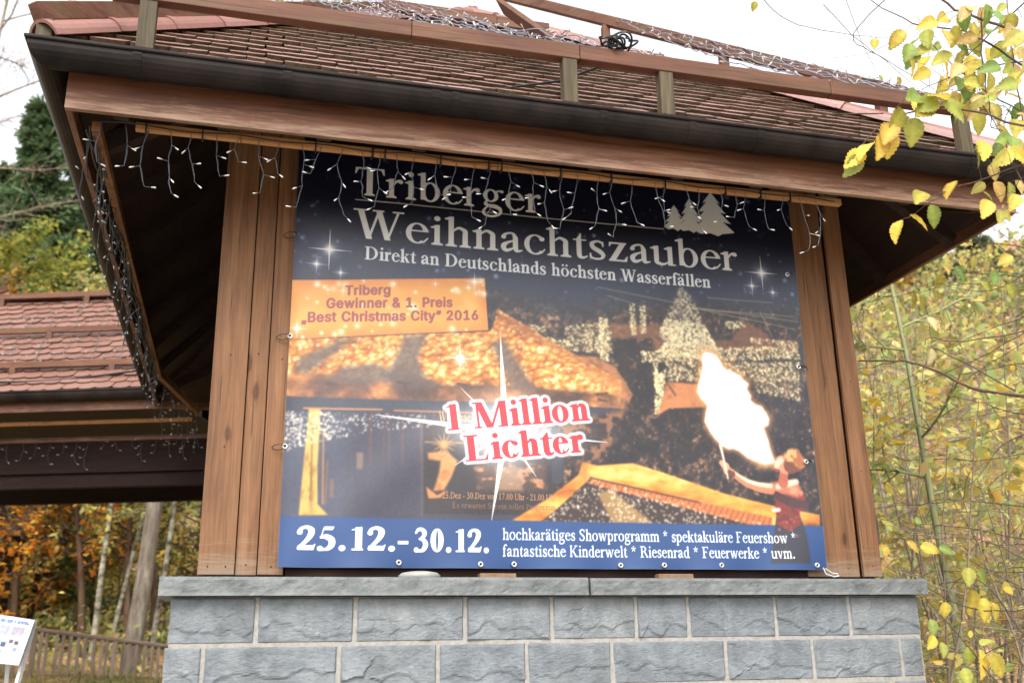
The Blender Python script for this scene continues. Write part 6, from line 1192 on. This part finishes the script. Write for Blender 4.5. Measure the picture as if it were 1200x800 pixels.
def branch(name, label, cat, paths, leaves, lm, seed, group=None, width=None):
    rs = np.random.RandomState(seed); t_ = thing(name, label, cat, tuple(paths[0][0][0]), group); allp = []
    for pts, r0, r1 in paths:
        P_ = [Vector(q) for q in pts]; fine = []
        for i in range(len(P_)-1):
            a, b_, c, e = P_[max(i-1, 0)], P_[i], P_[i+1], P_[min(i+2, len(P_)-1)]
            for u in (0, .2, .4, .6, .8): fine.append(.5*((2*b_)+(c-a)*u+(2*a-5*b_+4*c-e)*u*u+(3*b_-a-3*c+e)*u**3)+Vector(rs.normal(0, .003, 3)))
        fine.append(P_[-1]); allp += fine; MB().tube(fine, list(np.linspace(r0, r1, len(fine))), 6).build('twig', BK['twig'], t_, smooth=True)
    lb = MB(); lb_tone.clear()
    st = MB()
    for p, L, dx, dz, f in leaves:      # every leaf hangs on a stalk from the nearest twig
        p = Vector(p); q = min(allp, key=lambda a: (a-p).length)
        if (q-p).length > .008: st.tube([q, q.lerp(p, .5)+Vector((0, 0, .12*(q-p).length)), p], [.0016, .0012, .001], 4)
    if st.v: st.build('foliage_stalk', BK['twig'], t_)['kind'] = 'stuff'
    for p, L, dx, dz, f in leaves:
        d = Vector((dx, rs.uniform(-.35, .35), dz)); n_ = Vector((rs.uniform(-.5, .5), -1 if f else -.35, rs.uniform(.0, .5) if f else 1)); big_leaf(lb, p, d, n_, L*(1.25 if p[0] < 3.2 and p[2] > 3 else 1.05), rs.uniform(.05, .35), rs)
    o = lb.build('foliage', lm, t_, smooth=True)
    q = np.array(lb_tone)[:, None]; q = np.concatenate([q, q**1.2, q**1.1, np.ones_like(q)], 1); o.data.color_attributes.new('tone', 'FLOAT_COLOR', 'POINT').data.foreach_set('color', q.astype(np.float32).ravel()); return t_
def leafmat_v(name, pal): 
    return leafmat(name, pal, .42, .5, True)
LV = leafmat_v('hazel_leaf_yellow', [(216, 188, 84), (202, 188, 96), (152, 166, 84), (206, 166, 70), (118, 150, 78), (216, 196, 128), (198, 160, 112)])
LG = leafmat_v('hazel_leaf_green', [(132, 158, 88), (168, 176, 90), (206, 188, 92), (214, 186, 90), (208, 176, 124), (196, 190, 104)])
D1 = 4.2
b1 = [([(2.923, -2.239, 3.578), (2.725, -2.045, 3.780), (2.558, -1.964, 3.811), (2.374, -1.880, 3.743), (2.267, -1.825, 3.615)], .006, .002), ([(2.558, -1.964, 3.811), (2.489, -1.972, 3.872), (2.404, -1.968, 3.789)], .003, .0015)]
l1 = [((2.456, -1.945, 3.808), .105, -.5, -.8, 1), ((2.514, -1.993, 3.855), .1, -.8, -.45, 1), ((2.406, -1.931, 3.740), .1, -.5, -.8, 1), ((2.363, -1.910, 3.693), .1, -.25, -.95, 1), ((2.327, -1.883, 3.662), .1, -.75, -.6, 0), ((2.291, -1.868, 3.625), .09, -.75, -.55, 1), ((2.278, -1.858, 3.612), .09, -.5, -.8, 1), ((2.393, -1.920, 3.715), .1, .05, -1, 1), ((2.576, -2.019, 3.832), .1, -.8, -.5, 1), ((2.489, -1.972, 3.757), .1, -.05, -1, 1), ((2.624, -2.022, 3.829), .1, -.9, .1, 0), ((2.566, -1.985, 3.826), .11, -.7, -.6, 1), ((2.602, -2.016, 3.821), .1, .7, -.5, 1)]
branch('hazel_branch', 'near hazel branch of large yellow and green leaves overlapping the gutter at upper right', 'branch', b1, l1, LV, 1, 'near branches at the upper right')
b2 = [([(3.175, -2.069, 4.148), (3.047, -1.938, 4.327), (2.930, -1.826, 4.477), (2.833, -1.739, 4.641)], .008, .004), ([(3.230, -1.982, 4.035), (3.126, -1.875, 4.220), (3.011, -1.765, 4.399), (2.850, -1.622, 4.517), (2.713, -1.511, 4.710)], .006, .002), ([(3.002, -1.894, 4.395), (2.985, -1.877, 4.175), (2.978, -1.871, 3.956), (2.974, -1.868, 3.827)], .004, .002), ([(3.337, -1.950, 4.182), (3.113, -1.723, 4.244), (2.909, -1.541, 4.207)], .004, .0015)]
rsl = np.random.RandomState(6); l2 = []
for x, y in ((1110, 20), (1105, 35), (1120, 30), (1085, 35), (1078, 45), (1125, 12), (1150, 25), (1165, 35), (1185, 15), (1195, 40), (1170, 60), (1185, 75), (1135, 45), (1140, 65), (1115, 62), (1105, 72), (1160, 85), (1175, 92), (1192, 98), (1198, 60), (1148, 100), (1166, 108), (1135, 95), (1120, 88), (1195, 120), (1182, 20), (1200, 10), (1090, 82), (1180, 110), (1155, 5), (1076, 60), (1068, 52), (1128, 76), (1098, 25), (1140, 28), (1175, 48), (1118, 48), (1156, 56), (1188, 32), (1146, 80), (1172, 78), (1196, 84), (1126, 104), (1108, 96), (1160, 122), (1178, 128), (1192, 140), (1150, 112), (1132, 18), (1160, 12), (1198, 22), (1066, 70), (1094, 55), (1088, 66), (1060, 36), (1144, 132), (1186, 160), (1168, 145)): l2.append((at_view(x, y, 4.65+rsl.uniform(-.15, .3)), .085, rsl.uniform(-.9, .6), rsl.uniform(-1, -.1), rsl.rand() < .75))
for k in range(64):
    x = 1205-rsl.beta(1.2, 2)*150; y = rsl.uniform(0, 130) if x < 1150 else rsl.uniform(0, 265)
    l2.append((at_view(x, y, 4.65+rsl.uniform(-.25, .5)), rsl.uniform(.055, .085), rsl.uniform(-.8, .6), rsl.uniform(-1, -.1), rsl.rand() < .75))
b2 += [([at_view(1230, 250, 4.7), at_view(1190, 200, 4.7), at_view(1170, 150, 4.7), at_view(1140, 110, 4.7)], .004, .0015), ([at_view(1230, 140, 4.8), at_view(1170, 118, 4.8), at_view(1110, 70, 4.8), at_view(1085, 45, 4.8)], .004, .0015), ([at_view(1215, -10, 4.7), at_view(1150, 50, 4.7), at_view(1110, 95, 4.7)], .004, .0015), ([at_view(1230, 215, 4.8), at_view(1200, 150, 4.8), at_view(1185, 60, 4.8), at_view(1180, 0, 4.8)], .004, .002)]
branch('hazel_branch', 'cluster of hazel twigs with yellow-green leaves in the upper right corner', 'branch', b2, l2, LG, 2, 'near branches at the upper right')
b3 = [([(2.997, -2.172, 3.544), (2.784, -1.964, 3.505), (2.647, -1.909, 3.455), (2.489, -1.843, 3.349)], .004, .0015), ([(2.647, -1.909, 3.455), (2.549, -1.892, 3.425)], .002, .001)]
l3 = [((2.544, -1.888, 3.454), .085, -.6, -.6, 1), ((2.559, -1.900, 3.390), .085, .4, -.9, 1), ((2.677, -1.935, 3.498), .08, -.6, -.8, 0), ((2.464, -1.824, 3.343), .085, -.5, -.9, 0), ((2.492, -1.846, 3.360), .08, .7, -.7, 0), ((2.768, -2.017, 3.657), .09, -.2, -.9, 1), ((2.746, -1.997, 3.637), .08, .2, -1, 0), ((2.834, -2.079, 3.593), .09, .8, -.5, 1)]
branch('hazel_branch', 'thin drooping twig with a few curled yellow leaves below the gutter at the right', 'branch', b3, l3, LV, 3, 'near branches at the upper right')
b4 = [([(4.003, -0.240, 5.966), (3.713, -0.009, 5.664), (3.765, -0.175, 5.397), (3.867, -0.518, 4.948)], .004, .002), ([(3.167, 0.242, 6.068), (3.321, 0.144, 5.807), (3.609, -0.057, 5.616), (3.859, -0.250, 5.495)], .003, .0015), ([(3.682, 0.014, 6.094), (3.750, -0.037, 5.584), (3.841, -0.108, 5.154)], .0025, .001), ([(3.914, -0.166, 5.559), (3.786, -0.065, 5.490), (3.515, 0.133, 5.521)], .002, .001), ([(3.633, 0.173, 6.020), (3.771, 0.072, 5.714), (3.998, -0.106, 5.309), (4.133, -0.219, 5.001)], .003, .001)]
branch('hazel_branch', 'bare crossing twigs against the white sky above the right roof slope', 'branch', b4, [((3.138, 0.259, 6.019), .06, -.2, -.9, 1), ((3.751, -0.164, 5.251), .06, .3, -1, 1), ((3.777, -0.312, 5.152), .07, .3, -.9, 0), ((3.756, -0.168, 5.533), .08, -.1, -1, 0)], LV, 4, 'near branches at the upper right')
b5 = [([(3.241, -0.285, 3.194), (3.442, -0.431, 3.169), (3.577, -0.536, 3.082), (3.732, -0.666, 2.947), (4.000, -0.912, 2.861)], .006, .009), ([(3.237, -0.282, 3.153), (3.405, -0.404, 3.170)], .002, .004), ([(3.574, -0.534, 3.224), (3.683, -0.624, 3.118), (3.857, -0.777, 2.926)], .003, .004), ([(3.540, -0.507, 3.245), (3.563, -0.525, 3.292), (3.696, -0.635, 3.241), (4.046, -0.957, 3.263)], .002, .004)]
branch('hazel_branch', 'long dark bare branch crossing the right thicket with one dead brown leaf', 'branch', b5, [((3.563, -0.526, 3.225), .1, -.3, -.9, 1), ((3.568, -0.529, 3.410), .09, .1, -.5, 1)], leafmat_v('dead_leaf', [(112, 72, 58), (226, 222, 170)]), 5, 'near branches at the upper right')
b6 = [([(3.839, -0.760, 1.457), (3.721, -0.657, 1.710), (3.648, -0.595, 1.886), (3.592, -0.549, 1.955)], .006, .002), ([(3.420, -0.414, 1.897), (3.543, -0.510, 1.803), (3.729, -0.663, 1.774), (3.882, -0.800, 1.830)], .003, .004), ([(3.806, -0.731, 1.175), (3.627, -0.578, 1.417), (3.497, -0.473, 1.674), (3.368, -0.376, 1.899)], .005, .002)]
l6 = [((3.581, -0.540, 2.000), .1, -.2, -.6, 1), ((3.611, -0.565, 1.984), .1, .5, -.5, 1), ((3.585, -0.543, 1.889), .12, .1, -.5, 0), ((3.618, -0.570, 1.843), .12, -.1, -1, 1), ((3.647, -0.594, 1.816), .1, .3, -.8, 1), ((3.473, -0.455, 1.828), .08, -.05, -1, 1), ((3.403, -0.402, 1.742), .1, .1, -1, 1), ((3.411, -0.408, 1.655), .09, -.6, -.6, 1), ((3.435, -0.426, 1.624), .08, -.1, -1, 1), ((3.537, -0.505, 1.600), .1, .1, -1, 1), ((3.577, -0.537, 1.586), .15, -.1, -1, 1), ((3.613, -0.566, 1.564), .13, .4, -.8, 1), ((3.510, -0.483, 1.494), .09, 0, -1, 1), ((3.695, -0.634, 1.883), .1, .9, .1, 1), ((3.586, -0.544, 1.603), .1, .6, .2, 0)]
branch('hazel_branch', 'low branch with big yellow leaves right of the stone plinth at the lower right', 'branch', b6, l6, LV, 6, 'near branches at the lower right')
b7 = [([(4.618, -0.119, 2.370), (4.308, 0.157, 2.465), (4.035, 0.374, 2.479), (3.781, 0.558, 2.467)], .004, .0015), ([(4.595, -0.097, 2.167), (4.216, 0.233, 2.313), (3.900, 0.474, 2.370)], .004, .0015), ([(4.666, -0.164, 2.784), (4.299, 0.165, 2.726), (3.992, 0.407, 2.874), (3.816, 0.533, 2.835)], .003, .001), ([(4.441, -0.227, 1.995), (4.026, 0.129, 2.041), (3.754, 0.332, 2.056)], .003, .001), ([(4.642, -0.141, 2.575), (4.435, 0.048, 2.284), (4.138, 0.295, 1.941)], .003, .001), ([(4.782, -0.279, 3.820), (4.393, 0.085, 3.984), (4.093, 0.330, 3.896)], .0035, .001), ([(4.801, -0.298, 3.991), (4.494, -0.005, 3.838), (4.227, 0.224, 3.961)], .003, .001)]
rsb = np.random.RandomState(31)
for k in range(22):
    y0 = rsb.uniform(300, 800); x0 = 1245; pts = [at_view(x0, y0, 7.2)]; sl_ = rsb.normal(-.05, .35)
    for j in range(rsb.randint(2, 5)): x0 -= rsb.uniform(30, 75); y0 += sl_*50+rsb.normal(0, 9); pts.append(at_view(x0, y0, 7.2+rsb.normal(0, .15)))
    b7.append((pts, rsb.uniform(.0025, .0055), .001))
l7 = [(at_view(x, y, 7), L, a_, c_, True) for x, y, L, a_, c_ in ((1040, 640, .11, -.6, -.4), (1062, 634, .1, .5, -.5), (1078, 640, .12, .6, -.2), (1046, 622, .09, -.3, .5), (1100, 642, .1, .8, -.2), (1075, 615, .07, .3, .6), (1035, 655, .1, -.3, -.9), (1120, 312, .11, .2, -.9), (1106, 322, .1, -.5, -.8), (1150, 330, .1, .4, -.8), (1166, 318, .1, -.3, -.9), (1180, 332, .11, .5, -.7), (1080, 346, .1, -.2, -1), (1068, 342, .1, .3, -1), (1095, 340, .08, .1, -1), (1186, 300, .12, -.7, -.4), (1140, 300, .1, .2, -.6))]
branch('hazel_branch', 'thin branches with a clump of yellow-green leaves above the right end of the coping', 'branch', b7, l7, LG, 7, 'near branches at the lower right')
